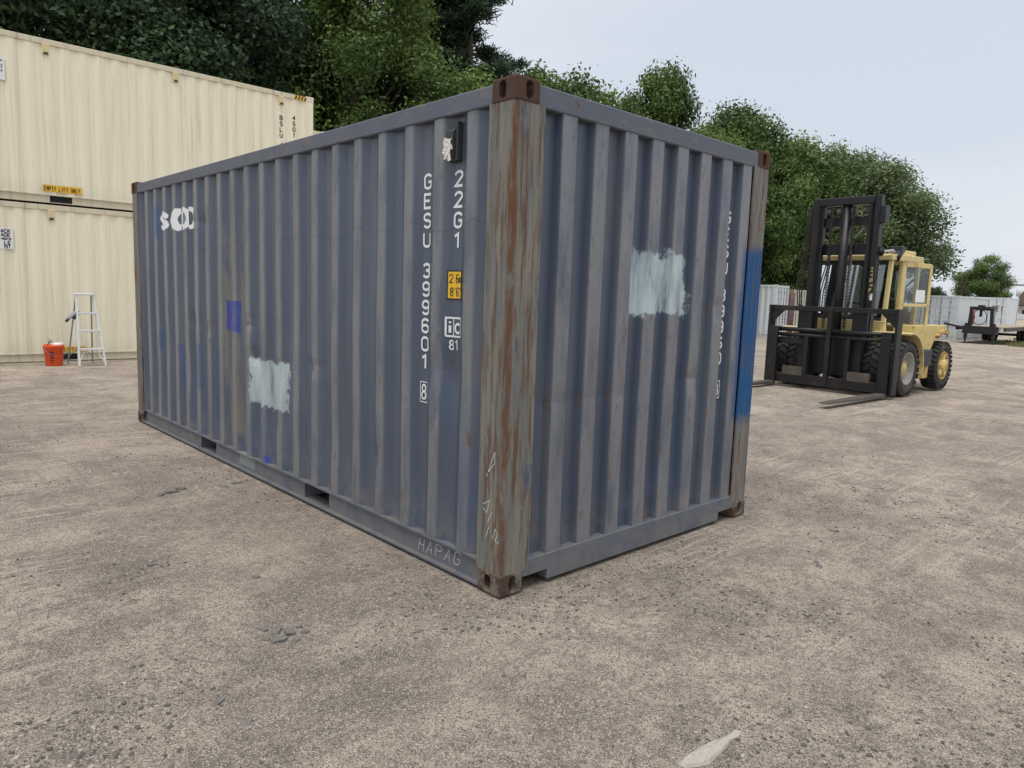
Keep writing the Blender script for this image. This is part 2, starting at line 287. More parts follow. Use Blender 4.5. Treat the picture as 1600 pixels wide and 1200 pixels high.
c_ = n_.mix(0.5, c_, n_.mix(n_.noise(120, 4), (0.2, 0.2, 0.2), (0.8, 0.8, 0.8)), 'OVERLAY'); M['pebble'] = n_.done(c_, 0.9, 0, 0.2)

# ------------------------------------------------------------------ mesh helper
class MB:
    def __init__(s): s.v = []; s.f = []; s.sm = []
    def add(s, vs, fs, smooth=False):
        o = len(s.v); s.v += [tuple(p) for p in vs]
        for f in fs: s.f.append([i + o for i in f]); s.sm.append(smooth)
        return s
    def box(s, x0, x1, y0, y1, z0, z1):
        return s.add([(x, y, z) for x in (x0, x1) for y in (y0, y1) for z in (z0, z1)],
                     [(0, 1, 3, 2), (4, 6, 7, 5), (0, 4, 5, 1), (2, 3, 7, 6), (0, 2, 6, 4), (1, 5, 7, 3)])
    def bar(s, a, b, w, h, up=(0, 0, 1)):       # rectangular bar from a to b
        a = Vector(a); b = Vector(b); d = (b - a).normalized(); u = Vector(up)
        if abs(d.dot(u)) > 0.98: u = Vector((1, 0, 0))
        sd_ = d.cross(u).normalized(); u = sd_.cross(d)
        vs = [p + sd_ * (i * w / 2) + u * (j * h / 2) for p in (a, b) for i in (-1, 1) for j in (-1, 1)]
        return s.add(vs, [(0, 1, 3, 2), (4, 6, 7, 5), (0, 4, 5, 1), (2, 3, 7, 6), (0, 2, 6, 4), (1, 5, 7, 3)])
    def tube(s, pts, r, n=8, smooth=True):
        pts = [Vector(p) for p in pts]; rs = r if isinstance(r, (list, tuple)) else [r] * len(pts)
        vs = []; prev = None
        for i, p in enumerate(pts):
            d = (pts[min(i + 1, len(pts) - 1)] - pts[max(i - 1, 0)]).normalized()
            a = prev if prev is not None else (Vector((0, 0, 1)) if abs(d.z) < 0.9 else Vector((1, 0, 0)))
            u = (a - d * a.dot(d))
            u = u.normalized() if u.length > 1e-6 else d.orthogonal().normalized()
            prev = u; w = d.cross(u)
            vs += [p + (u * math.cos(2 * math.pi * k / n) + w * math.sin(2 * math.pi * k / n)) * rs[i] for k in range(n)]
        fs = [(i * n + k, i * n + (k + 1) % n, (i + 1) * n + (k + 1) % n, (i + 1) * n + k) for i in range(len(pts) - 1) for k in range(n)]
        o = len(s.v); s.add(vs, fs, smooth); s.f.append([o + k for k in range(n)][::-1]); s.sm.append(False)
        s.f.append([o + (len(pts) - 1) * n + k for k in range(n)]); s.sm.append(False)
        return s
    def lathe(s, prof, c=(0, 0, 0), axis='y', n=28, smooth=True):       # prof: (along axis, radius)
        vs = []
        for (a, r) in prof:
            for k in range(n):
                t = 2 * math.pi * k / n; p = (r * math.cos(t), r * math.sin(t))
                q = {'y': (p[0], a, p[1]), 'z': (p[0], p[1], a), 'x': (a, p[0], p[1])}[axis]
                vs.append((q[0] + c[0], q[1] + c[1], q[2] + c[2]))
        fs = [(i * n + k, i * n + (k + 1) % n, (i + 1) * n + (k + 1) % n, (i + 1) * n + k) for i in range(len(prof) - 1) for k in range(n)]
        return s.add(vs, fs, smooth)
    def prism(s, poly, a0, a1, axis='y'):       # polygon in the two other axes, extruded
        def q(p, a): return {'y': (p[0], a, p[1]), 'x': (a, p[0], p[1]), 'z': (p[0], p[1], a)}[axis]
        k = len(poly); vs = [q(p, a0) for p in poly] + [q(p, a1) for p in poly]
        return s.add(vs, [tuple(range(k))[::-1], tuple(range(k, 2 * k))] + [(i, (i + 1) % k, k + (i + 1) % k, k + i) for i in range(k)])
    def mesh(s, name, mat, bevel=0.0, seg=1):
        me = bpy.data.meshes.new(name); me.from_pydata(s.v, [], s.f); me.polygons.foreach_set('use_smooth', s.sm)
        if bevel:
            bm = bmesh.new(); bm.from_mesh(me); bmesh.ops.recalc_face_normals(bm, faces=bm.faces)
            es = [e for e in bm.edges if len(e.link_faces) == 2 and e.calc_face_angle(0) > 0.6]
            bmesh.ops.bevel(bm, geom=es, offset=bevel, segments=seg, affect='EDGES', profile=0.5, clamp_overlap=True)
            bm.to_mesh(me); bm.free()
        if mat is not None: me.materials.append(M[mat] if isinstance(mat, str) else mat)
        me.update(); return me
    def build(s, name, mat, parent=None, bevel=0.0, seg=1, **kw): return link(name, s.mesh(name, mat, bevel, seg), parent, **kw)

def link(name, me, parent=None, label=None, cat=None, group=None, kind=None):
    o = bpy.data.objects.new(name, me); COL.objects.link(o)
    if parent is not None: o.parent = parent
    return tag(o, label, cat, group, kind)
def tag(o, label=None, cat=None, group=None, kind=None):
    if label: o['label'] = label
    if cat: o['category'] = cat
    if group: o['group'] = group
    if kind: o['kind'] = kind
    return o
def thing(name, label, cat, loc=(0, 0, 0), rz=0.0, group=None):
    o = link(name, None, None, label, cat, group); o.location = loc; o.rotation_euler = (0, 0, rz); return o
def copy_tree(o, parent=None):
    c = o.copy(); COL.objects.link(c); c.parent = parent
    for ch in list(o.children): copy_tree(ch, c)
    return c
def np_mesh(name, v, f, mat, attrs=None, smooth=False):     # f: (n,k) array
    me = bpy.data.meshes.new(name); k = f.shape[1]
    me.vertices.add(len(v)); me.vertices.foreach_set('co', np.asarray(v, np.float32).ravel())
    me.loops.add(f.size); me.loops.foreach_set('vertex_index', f.astype(np.int32).ravel())
    me.polygons.add(len(f)); me.polygons.foreach_set('loop_start', np.arange(0, f.size, k, dtype=np.int32))
    me.polygons.foreach_set('use_smooth', np.full(len(f), smooth, bool))
    for nm, a in (attrs or {}).items():
        at = me.attributes.new(nm, 'FLOAT', 'POINT'); at.data.foreach_set('value', np.asarray(a, np.float32))
    me.update(calc_edges=True); me.validate()
    me.materials.append(M[mat]); return me

def vnoise(x, y, seed=0):                                       # value noise, vectorised
    xi = np.floor(x).astype(np.int64); yi = np.floor(y).astype(np.int64); xf = x - xi; yf = y - yi
    def h(a, b):
        n = (a * 374761393 + b * 668265263 + seed * 69069) & 0x7fffffff
        n = ((n ^ (n >> 13)) * 1274126177) & 0x7fffffff
        return ((n ^ (n >> 16)) & 0xffff) / 65535.0
    u = xf * xf * (3 - 2 * xf); v = yf * yf * (3 - 2 * yf)
    return (h(xi, yi) * (1 - u) + h(xi + 1, yi) * u) * (1 - v) + (h(xi, yi + 1) * (1 - u) + h(xi + 1, yi + 1) * u) * v
def fbm(x, y, seed=0, o=4):
    s = 0; a = 0.5
    for i in range(o): s = s + a * vnoise(x * 2 ** i, y * 2 ** i, seed + i); a *= 0.5
    return s

# ------------------------------------------------------------------ ground
def ground_base(x):                      # the yard falls away gently past the forklift
    return -0.0085 * np.clip(x - 11, 0, 36)
def ground_z(x, y):
    x = np.asarray(x, float); y = np.asarray(y, float)
    r = (fbm(x * 0.9, y * 0.9, 1, 3) - 0.45) * 0.055 + (fbm(x * 5, y * 5, 11, 3) - 0.45) * 0.022 + (fbm(x * 17, y * 17, 5, 2) - 0.4) * 0.007
    # flat where things stand
    dx = np.maximum(np.maximum(-x, x - 2.44), 0); dy = np.maximum(np.maximum(-y, y - 6.06), 0); d = np.hypot(dx, dy)
    k = np.clip(d / 0.5, 0.0, 1)
    far = np.clip((np.hypot(x + 2.4, y + 2.6) - 10) / 4, 0, 1)
    return ground_base(x) + r * k * (1 - 0.75 * far) - 0.006 * (1 - k) - 0.012 * far
def axis(lo, f0, f1, hi, st):
    a = list(np.arange(f0, f1, st)); s = st; x = a[-1]
    while x < hi: s *= 1.13; x += s; a.append(x)
    s = st; x = a[0]; b = []
    while x > lo: s *= 1.13; x -= s; b.append(x)
    return np.array(b[::-1] + a)
gx = axis(-900, -3.0, 5.5, 2500, 0.04); gy = axis(-900, -3.0, 5.5, 2500, 0.04)
X, Y = np.meshgrid(gx, gy, indexing='ij'); Z = ground_z(X, Y)
V = np.stack([X, Y, Z], -1).reshape(-1, 3); nx, ny = X.shape
I = (np.arange(nx - 1)[:, None] * ny + np.arange(ny - 1)[None, :]).ravel()
F = np.stack([I, I + ny, I + ny + 1, I + 1], 1)
link('ground', np_mesh('ground', V, F, 'ground', smooth=True), kind='structure')

# ------------------------------------------------------------------ stroke lettering
def arc(cx, cy, rx, ry, a0, a1, n=8):
    return [(cx + rx * math.cos(R(a0 + (a1 - a0) * i / n)), cy + ry * math.sin(R(a0 + (a1 - a0) * i / n))) for i in range(n + 1)]
_top = lambda a0, a1: arc(.5, 1.5, .5, .5, a0, a1); _bot = lambda a0, a1: arc(.5, .5, .5, .5, a0, a1)
GL = {
 '0': [_top(0, 180) + _bot(180, 360) + [(1, 1.5)]], 'O': [_top(0, 180) + _bot(180, 360) + [(1, 1.5)]],
 '1': [[(.1, 1.62), (.58, 2), (.58, 0)]], 'I': [[(.5, 2), (.5, 0)]],
 '2': [_top(180, -20) + [(0, 0), (1, 0)]], '3': [_top(160, -60) + [(.4, 1.05)], [(.4, 1.05)] + arc(.5, .52, .5, .52, 65, -160)],
 '4': [[(.75, 0), (.75, 2), (0, .6), (1, .6)]], '5': [[(.95, 2), (.1, 2), (.08, 1.15)] + arc(.5, .6, .5, .6, 120, -160)],
 '6': [arc(.5, 1.5, .5, .5, 20, 180) + _bot(180, 360) + arc(.5, .6, .5, .5, 0, 180)], '9': [arc(.5, .5, .5, .5, 200, 360) + _top(0, 180) + arc(.5, 1.4, .5, .5, 180, 360)],
 '8': [arc(.5, 1.52, .42, .48, -90, 270, 14), arc(.5, .52, .5, .52, 90, 450, 14)],
 'A': [[(0, 0), (.5, 2), (1, 0)], [(.2, .7), (.8, .7)]], 'B': [[(0, 0), (0, 2), (.5, 2)] + arc(.5, 1.53, .42, .47, 90, -90) + [(.05, 1.06)], arc(.5, .53, .5, .53, 90, -90) + [(0, 0)]],
 'C': [_top(10, 180) + _bot(180, 350)], 'E': [[(.95, 2), (0, 2), (0, 0), (.95, 0)], [(0, 1.05), (.8, 1.05)]], 'F': [[(.95, 2), (0, 2), (0, 0)], [(0, 1.05), (.8, 1.05)]],
 'G': [_top(10, 180) + _bot(180, 360) + [(1, .95), (.55, .95)]], 'H': [[(0, 0), (0, 2)], [(1, 0), (1, 2)], [(0, 1), (1, 1)]], 'K': [[(0, 0), (0, 2)], [(1, 2), (0, .9)], [(.3, 1.2), (1, 0)]],
 'L': [[(0, 2), (0, 0), (.9, 0)]], 'M': [[(0, 0), (0, 2), (.5, .9), (1, 2), (1, 0)]], 'N': [[(0, 0), (0, 2), (1, 0), (1, 2)]],
 'P': [[(0, 0), (0, 2), (.5, 2)] + arc(.5, 1.5, .5, .5, 90, -90) + [(0, 1)]], 'R': [[(0, 0), (0, 2), (.5, 2)] + arc(.5, 1.5, .5, .5, 90, -90) + [(0, 1)], [(.5, 1), (1, 0)]],
 'S': [_top(20, 180) + arc(.5, 1.5, .5, .5, 200, 250, 3) + arc(.5, .5, .5, .5, 70, 20, 3) + arc(.5, .5, .5, .5, 0, -160)], 'T': [[(0, 2), (1, 2)], [(.5, 2), (.5, 0)]],
 'U': [[(0, 2)] + _bot(180, 360) + [(1, 2)]], 'Y': [[(0, 2), (.5, 1), (1, 2)], [(.5, 1), (.5, 0)]],
 'm': [[(0, 0), (0, 1.2)], [(0, 1)] + arc(.25, .95, .25, .25, 180, 0) + [(.5, 0)], [(.5, 1)] + arc(.75, .95, .25, .25, 180, 0) + [(1, 0)]],
 'i': [[(.5, 0), (.5, 1.3)], [(.5, 1.7), (.5, 2)]], 'c': [arc(.55, .7, .5, .65, 40, 320, 12)], '.': [[(.4, 0), (.4, .2)]], "'": [[(.4, 2), (.4, 1.5)]], '"': [[(.2, 2), (.2, 1.5)], [(.7, 2), (.7, 1.5)]],
 '-': [[(.1, 1), (.9, 1)]], ' ': []}
def ribbon(pts, w, step=0.012):             # constant-width strip in 2-D
    P = [Vector(p) for p in pts]; q = [P[0]]
    for a, b in zip(P, P[1:]):
        k = max(1, int((b - a).length / step)); q += [a.lerp(b, (i + 1) / k) for i in range(k)]
    out = []
    for i, p in enumerate(q):
        d0 = (q[i] - q[i - 1]).normalized() if i else (q[1] - q[0]).normalized()
        d1 = (q[i + 1] - q[i]).normalized() if i < len(q) - 1 else d0
        n0 = Vector((-d0.y, d0.x)); n1 = Vector((-d1.y, d1.x)); m = n0 + n1
        m = m.normalized() if m.length > .2 else n0
        l = w / 2 / max(.5, m.dot(n0)); out.append((p + m * l, p - m * l))
    return out
def strokes(mb, items, fn, off=0.0025, step=0.012):
    """items: list of (points, width) in 2-D; fn(s, t, d) -> world point lying d in front of the surface"""
    for k, (pts, w) in enumerate(items):
        rb = ribbon(pts, w, step); o = off + (k % 7) * 0.00025
        vs = [fn(p.x, p.y, o) for ab in rb for p in ab]
        mb.add(vs, [(2 * i, 2 * i + 1, 2 * i + 3, 2 * i + 2) for i in range(len(rb) - 1)])
    return mb
def text_items(txt, s0, t0, cw, ch, sw, pitch, vertical=False):
    it = []
    for k, c in enumerate(txt):
        bx, by = (s0, t0 - k * pitch) if vertical else (s0 + k * pitch, t0)
        for st in GL.get(c, []): it.append(([(bx + p[0] * cw, by + p[1] * ch / 2) for p in st], sw))
    return it
def sheet(mb, s0, s1, t0, t1, fn, off=0.002, step=0.01, inside=None):
    a = np.arange(s0, s1 + step * .5, step); b = np.arange(t0, t1 + step * .5, step); idx = {}; vs = []; fs = []
    def vid(i, j):
        if (i, j) not in idx: idx[(i, j)] = len(vs); vs.append(fn(a[i], b[j], off))
        return idx[(i, j)]
    for i in range(len(a) - 1):
        for j in range(len(b) - 1):
            if inside is None or inside((a[i] + a[i + 1]) / 2, (b[j] + b[j + 1]) / 2): fs.append((vid(i, j), vid(i + 1, j), vid(i + 1, j + 1), vid(i, j + 1)))
    return mb.add(vs, fs)

# ------------------------------------------------------------------ containers (length along +Y, width along +X, doors at y = L)
W = 2.438
def prof_pts(lo, hi, start, segs, d_out, d_in):
    """segs = (inner flat, flank, outer flat, flank); list of (s, depth, rib)"""
    p = sum(segs); k = math.floor((lo - start) / p) - 1; out = []
    s = start + k * p
    while s < hi:
        for ln, a, b in zip(segs, (1, 1, 0, 0), (1, 0, 0, 1)):
            e = s + ln
            if e > lo and s < hi:
                for t in (0, .5):
                    q = s + ln * t
                    if lo <= q <= hi: out.append((q, (a + (b - a) * t)))
            s = e
    pts = [(lo, out[0][1])] if out[0][0] > lo + 1e-4 else []
    pts += out
    if pts[-1][0] < hi - 1e-4: pts.append((hi, pts[-1][1]))
    return [(s, d_out + (d_in - d_out) * a, 1 - a) for s, a in pts]
SIDE2 = dict(start=0.445, segs=(.070, .068, .070, .070), d_out=0.016, d_in=0.036)
SIDE = dict(start=0.445, segs=(.070, .068, .070, .070), d_out=0.016, d_in=0.052)
ENDW = dict(start=0.217, segs=(.110, .018, .106, .018), d_out=0.014, d_in=0.060)
DENTS = [(0.60, 1.15, .13, .10, .012), (0.48, 1.08, .10, .16, .016), (1.22, 0.52, .07, .10, .018), (2.05, 1.0, .12, .05, .012), (2.6, .55, .12, .12, .010), (3.05, .98, .10, .05, .014), (4.0, 1.15, .09, .05, .014), (4.35, 1.2, .12, .06, .012),
         (5.0, .95, .14, .2, .010), (4.45, .75, .08, .25, .012), (4.1, 2.1, .12, .05, .016), (3.45, 1.5, .2, .5, .008), (0.85, .45, .1, .25, .010), (1.7, .5, .2, .18, .008), (5.3, .6, .2, .3, .010), (2.3, 1.5, .12, .5, .006), (3.1, 1.25, .06, .05, .015)]
def side_depth(y, z, dents=True, p=None):
    p = p or SIDE; per = sum(p['segs']); u = (y - p['start']) % per; a, b, c, d = p['segs']
    t = 1 if u < a else 1 - (u - a) / b if u < a + b else 0 if u < a + b + c else (u - a - b - c) / d
    r = p['d_out'] + (p['d_in'] - p['d_out']) * t
    if dents:
        for (dy, dz, wy, wz, am) in DENTS: r += am * math.exp(-((y - dy) / wy) ** 2 - ((z - dz) / wz) ** 2)
        r += 0.010 * (float(fbm(np.array(y * 1.7), np.array(z * 1.5), 3, 3)) - .45)
    return r
def end_depth(x, z):
    p = ENDW; per = sum(p['segs']); u = (x - p['start']) % per; a, b, c, d = p['segs']
    t = 1 if u < a else 1 - (u - a) / b if u < a + b else 0 if u < a + b + c else (u - a - b - c) / d
    r = p['d_out'] + (p['d_in'] - p['d_out']) * t
    for (dx, dz, w, h, am) in [(.45, .99, .25, .05, .006), (.9, 1.0, .25, .05, .004), (1.65, 1.05, .08, .06, .014), (1.9, 1.5, .06, .05, .012), (1.3, .6, .3, .3, .006)]: r += am * math.exp(-((x - dx) / w) ** 2 - ((z - dz) / h) ** 2)
    return r + 0.006 * (float(fbm(np.array(x * 1.5), np.array(z * 1.5), 9, 3)) - .45)

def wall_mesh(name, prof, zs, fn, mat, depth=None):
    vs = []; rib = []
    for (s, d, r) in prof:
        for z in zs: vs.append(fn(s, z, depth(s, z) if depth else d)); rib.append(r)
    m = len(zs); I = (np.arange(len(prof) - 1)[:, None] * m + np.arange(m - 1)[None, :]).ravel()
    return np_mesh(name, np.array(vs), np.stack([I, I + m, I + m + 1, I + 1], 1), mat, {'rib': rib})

_cast = {}
def casting_mesh(mx, my, mat, holes=True):
    key = (mx, my, mat, holes)
    if key in _cast: return _cast[key]
    if ('base', holes) not in _cast:
        me = MB().box(0, .162, 0, .178, 0, .118).mesh('corner_casting', None, 0.010, 2)
        if holes:
            o = bpy.data.objects.new('tmp', me); COL.objects.link(o); cut = []
            def slot(fn):
                c = MB(); n = 20; ring = []
                for k in range(n):
                    t = 2 * math.pi * k / n; ring.append((.026 * math.cos(t), .020 * (1 if math.sin(t) > 0 else -1) + .024 * math.sin(t)))
                c.add([fn(a, b, -.03) for a, b in ring] + [fn(a, b, .075) for a, b in ring], [tuple(range(n)), tuple(range(n, 2 * n))[::-1]] + [(i, i + n, (i + 1) % n + n, (i + 1) % n) for i in range(n)])
                m2 = c.mesh('c', None); bm = bmesh.new(); bm.from_mesh(m2); bmesh.ops.recalc_face_normals(bm, faces=bm.faces); bm.to_mesh(m2); bm.free()
                k = bpy.data.objects.new('cut', m2); COL.objects.link(k); md = o.modifiers.new('b', 'BOOLEAN'); md.object = k; md.operation = 'DIFFERENCE'; md.solver = 'EXACT'; cut.append(k)
            slot(lambda a, b, d: (d, .098 + a, .059 + b)); slot(lambda a, b, d: (.090 + a, d, .059 + b)); slot(lambda a, b, d: (.08 + a, .09 + b * 1.3, .118 - d))
            dg = bpy.context.evaluated_depsgraph_get(); me = bpy.data.meshes.new_from_object(o.evaluated_get(dg))
            for k in cut + [o]: bpy.data.objects.remove(k)
        _cast[('base', holes)] = me
    me = _cast[('base', holes)].copy(); me.materials.clear(); me.materials.append(M[mat])
    if mx or my:
        for v in me.vertices: v.co.x = -v.co.x if mx else v.co.x; v.co.y = -v.co.y if my else v.co.y
        if bool(mx) != bool(my): me.flip_normals()
    _cast[key] = me; return me

def make_container(name, label, L, H, mats, loc, rz=0.0, fine=False, group=None, pockets=(), holes=True):
    t = thing(name, label, 'shipping container', loc, rz, group)
    wall, endm, rail, post, ct, cl = mats
    for i, x in enumerate((0, W)):
        for j, y in enumerate((0, L)):
            for z, mt in ((0, cl), (H - .118, ct)):
                o = link('corner_casting', casting_mesh(i, j, mt, holes), t); o.location = (x, y, z)
            x0, x1 = (0.004, .205) if i == 0 else (W - .205, W - .004); y0, y1 = (0.004, .195) if j == 0 else (L - .195, L - .004)
            sx = 1 if i == 0 else -1; sy = 1 if j == 0 else -1; ax = 0.004 if i == 0 else W - .004; ay = .004 if j == 0 else L - .004
            b = .016
            poly = [(ax + sx * b, ay), (ax + sx * .200, ay), (ax + sx * .200, ay + sy * .010), (ax + sx * .040, ay + sy * .040), (ax + sx * .010, ay + sy * .19), (ax, ay + sy * .19), (ax, ay + sy * b), (ax + sx * b * .3, ay + sy * b * .3)]
            MB().prism(poly, .112, H - .112, 'z').build('corner_post', post, t)
    zt, zb = H - .125, .158
    zs = np.linspace(zb - .004, zt + .006, 44 if fine else 2)
    for i in range(2):
        fn = (lambda s, z, d: (d, s, z)) if i == 0 else (lambda s, z, d: (W - d, s, z))
        pr = prof_pts(.185, L - .185, **(SIDE if fine or L < 10 else SIDE2))
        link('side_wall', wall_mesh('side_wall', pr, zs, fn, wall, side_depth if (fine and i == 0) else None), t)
        a0, a1 = (0.006, .066) if i == 0 else (W - .066, W - .006)
        MB().box(a0, a1, .172, L - .172, H - .118, H - .022).build('top_side_rail', rail, t, 0.006)
        # bottom rail: recessed web with a lower flange that carries through under the fork pockets
        f0, f1 = (0.004, .13) if i == 0 else (W - .13, W - .004); w0, w1 = (0.034, .046) if i == 0 else (W - .046, W - .034)
        mb = MB().box(f0, f1, .172, L - .172, .014, .026).box(*((.012, .10) if i == 0 else (W - .10, W - .012)), .172, L - .172, .146, .158)
        ys = [.172] + [v for p in pockets for v in (p - .18, p + .18)] + [L - .172]
        for k in range(0, len(ys), 2): mb.box(w0, w1, ys[k], ys[k + 1], .026, .146)
        mb.build('bottom_side_rail', rail, t)
    for p in pockets:
        mb = MB()
        for sgn in (-1, 1): mb.box(.05, W - .05, p + sgn * .182 - .003, p + sgn * .182 + .003, .028, .145)
        mb.build('fork_pocket', rail, t)
    # front end
    pr = prof_pts(.205, W - .205, **ENDW)
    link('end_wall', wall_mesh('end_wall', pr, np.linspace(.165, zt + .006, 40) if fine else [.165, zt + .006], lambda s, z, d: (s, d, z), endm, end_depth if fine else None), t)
    MB().box(.16, W - .16, .008, .07, H - .122, H - .018).build('top_end_rail', rail, t, 0.006)
    MB().prism([(.16, .168), (.16, .075), (.355, .075), (.355, .018), (W - .355, .018), (W - .355, .075), (W - .16, .075), (W - .16, .168)], .006, .085, 'y').build('bottom_end_rail', rail, t, 0.004)
    # roof and floor
    MB().box(.06, W - .06, .06, L - .06, H - .05, H - .034).build('roof', wall, t)
    MB().box(.05, W - .05, .06, L - .08, .150, .166).build('floor', 'wood', t)
    # door end
    MB().box(.16, W - .16, L - .07, L - .006, H - .13, H - .018).build('door_header', rail, t)
    MB().box(.16, W - .16, L - .07, L - .006, .03, .16).build('door_sill', rail, t)
    for s in (0, 1):
        x0, x1 = (.17, W / 2 - .006) if s == 0 else (W / 2 + .006, W - .17)
        mb = MB().box(x0, x1, L - .055, L - .03, .165, H - .135)
        for q in range(4):
            zc = .165 + (H - .3) * (q + .5) / 4
            mb.box(x0 + .06, x1 - .06, L - .03, L - .012, zc - .02 - (H - .3) / 11, zc - (H - .3) / 11 + .02)
        dr = mb.build('door', endm, t)
        for q in (.28, .74):
            xr = x0 + (x1 - x0) * q; r = MB().tube([(xr, L + .002, .09), (xr, L + .002, H - .07)], .017, 6)
            for zz in (.3, .9, 1.6, H - .35): r.box(xr - .04, xr + .04, L - .03, L + .022, zz - .03, zz + .03)
            r.box(xr - .01, xr + .30, L + .005, L + .025, 1.08, 1.11)
            r.build('lock_rod', 'rod', dr)
        xh = x0 if s == 0 else x1
        for zz in (.35, 1.0, 1.65, H - .4): MB().box(xh - .05, xh + .05, L - .028, L + .004, zz - .06, zz + .06).build('hinge', rail, dr)
    return t

BLUE = make_container('shipping_container', 'weathered blue-grey twenty foot container with rusty corner posts and white paint patches', 6.058, 2.591,
                      ('side', 'end', 'rail', 'post', 'cast_top', 'cast_low'), (0, 0, 0), fine=True, pockets=(2.0, 4.05))
fs = lambda s, t, d: (side_depth(-s, t) - d, -s, t)       # decal coordinates on the long side: s = -y, t = z
fe = lambda s, t, d: (s, end_depth(s, t) - d, t)
CW, CH, PT = .060, .074, .1065; SWD = .0145
strokes(MB(), text_items('GESU', -.782, 2.125, CW, CH, SWD, PT, True), fs, .003).build('owner_code', 'white_print', BLUE)
strokes(MB(), text_items('399601', -.782, 2.125 - 4.6 * PT, CW, CH, SWD, .1035, True), fs, .003).build('serial_number', 'white_print', BLUE)
strokes(MB(), text_items('8', -.775, .94, .040, .082, .0115, PT, True) + [([(-.789, .922), (-.789, 1.038), (-.721, 1.038), (-.721, .922), (-.789, .922)], .005)], fs, .003).build('check_digit', 'white_print', BLUE)
strokes(MB(), text_items('22G1', -.508, 2.118, CW, CH, SWD, .108, True), fs, .003).build('size_code', 'white_print', BLUE)
hs = sheet(MB(), -.545, -.425, 1.515, 1.675, fs, .003).build('height_sign', 'black_print', BLUE)
sheet(MB(), -.536, -.434, 1.524, 1.666, fs, .0045, .0102).build('sign_face', 'yellow_print', hs)
strokes(MB(), text_items('2.6m', -.528, 1.608, .019, .044, .0055, .0245) + text_items("8'6\"", -.522, 1.537, .018, .044, .0055, .0235), fs, .006, .006).build('sign_lettering', 'black_print', hs)
strokes(MB(), [([(-.545, 1.318), (-.545, 1.418), (-.425, 1.418), (-.425, 1.318), (-.545, 1.318)], .010), ([(-.494, 1.318), (-.494, 1.418)], .007)] + text_items('i', -.538, 1.336, .032, .062, .014, 1) + text_items('c', -.482, 1.336, .045, .076, .013, 1)
        + text_items('81', -.525, 1.245, .028, .050, .008, .042), fs, .003).build('railway_mark', 'white_print', BLUE)
SP = [(a[0] + (b[0] - a[0]) * q / 4, a[1] + (b[1] - a[1]) * q / 4) for a, b in zip(GL['S'][0], GL['S'][0][1:]) for q in range(4)]
def seaco(s, t):                       # heavy overlapping round letters
    u = s + 5.27; v = t - 2.145; r = .105
    def disc(c, k=1.0): return math.hypot((u - c) / .125, v / r) < k
    if u < .295:                        # S as a heavy stroke
        return min(math.hypot((u - .05 - p[0] * .20) / 1.3, v + .070 - p[1] * .070) for p in SP) < .027
    if u < .43: return math.hypot((u - .40) / .10, v / r) < 1 and not (u > .36 and -.035 < v < -.010)
    if u < .60: return math.hypot((u - .55) / .13, v / r) < 1 and not math.hypot((u - .60) / .05, v / .05) < 1
    if u < .83: return math.hypot((u - .73) / .15, v / r) < 1 and not math.hypot((u - .745) / .060, v / .052) < 1
    return math.hypot((u - .80) / .21, v / r) < 1 and not math.hypot((u - .79) / .115, v / .07) < 1
sheet(MB(), -5.30, -4.18, 2.03, 2.26, fs, .003, .0075, seaco).build('maker_logo', 'white_print', BLUE)
strokes(MB(), text_items('GESU', 1.985, 2.08, .066, .076, SWD, .113, True), fe, .003).build('owner_code', 'white_print', BLUE)
strokes(MB(), text_items('399601', 1.985, 2.08 - 4.6 * .113, .066, .076, SWD, .108, True), fe, .003).build('serial_number', 'white_print', BLUE)
strokes(MB(), text_items('8', 1.995, .91, .05, .08, .011, .1, True) + [([(1.978, .892), (1.978, 1.008), (2.062, 1.008), (2.062, .892), (1.978, .892)], .006)], fe, .003).build('check_digit', 'white_print', BLUE)
fr = lambda s, t, d: (.034 - d, -s, t)
hp = []
for k, c in enumerate('HAPAG'):
    for st in GL[c]: hp.append(([(-.755 + k * .083 + p[0] * .05 + .008 * p[1] * random.uniform(.6, 1.4), .045 + .003 * k + p[1] * .037 + random.uniform(-.003, .003)) for p in st], .0045))
strokes(MB(), hp, fr, .002).build('chalk_scrawl', 'chalk', BLUE)
pk = lambda s, t, d: (.004 - d, -s, t)
for q in ([(-.13, .62), (-.07, .76), (-.07, .70), (-.13, .63)], [(-.15, .47), (-.10, .50), (-.12, .43), (-.15, .45)], [(-.11, .38), (-.08, .44)], [(-.12, .30), (-.10, .36)], [(-.07, .30), (-.05, .36), (-.03, .33), (-.05, .30), (-.02, .29)]):
    strokes(MB(), [(q, .0042)], pk, .002).build('chalk_mark', 'chalk', BLUE)
vb = MB().box(.012, .054, .455, .535, 2.24, 2.44).build('vent', 'vent', BLUE, .004)
MB().prism([(.012, 2.405), (-.006, 2.39), (-.006, 2.27), (.012, 2.25)], .470, .532, 'y').build('vent_hood', 'vent', vb, .003)
tp = MB(); gN = 7
for (yy0, yy1, z0, z1, o) in ((.538, .470, 2.355, 2.295, 0), (.536, .508, 2.31, 2.252, .003), (.500, .474, 2.31, 2.240, .005)):
    vs = []; fcs = []
    for i in range(gN):
        for j in range(gN):
            a, b = i / (gN - 1), j / (gN - 1)
            vs.append((-.009 - o - .006 * random.random(), yy0 + (yy1 - yy0) * a + .008 * math.sin(b * 5 + i), z0 + (z1 - z0) * b + .006 * math.sin(a * 7)))
    fcs = [(i * gN + j, (i + 1) * gN + j, (i + 1) * gN + j + 1, i * gN + j + 1) for i in range(gN - 1) for j in range(gN - 1)]
    tp.add(vs, fcs)
tp.build('torn_tape', 'tape', vb)

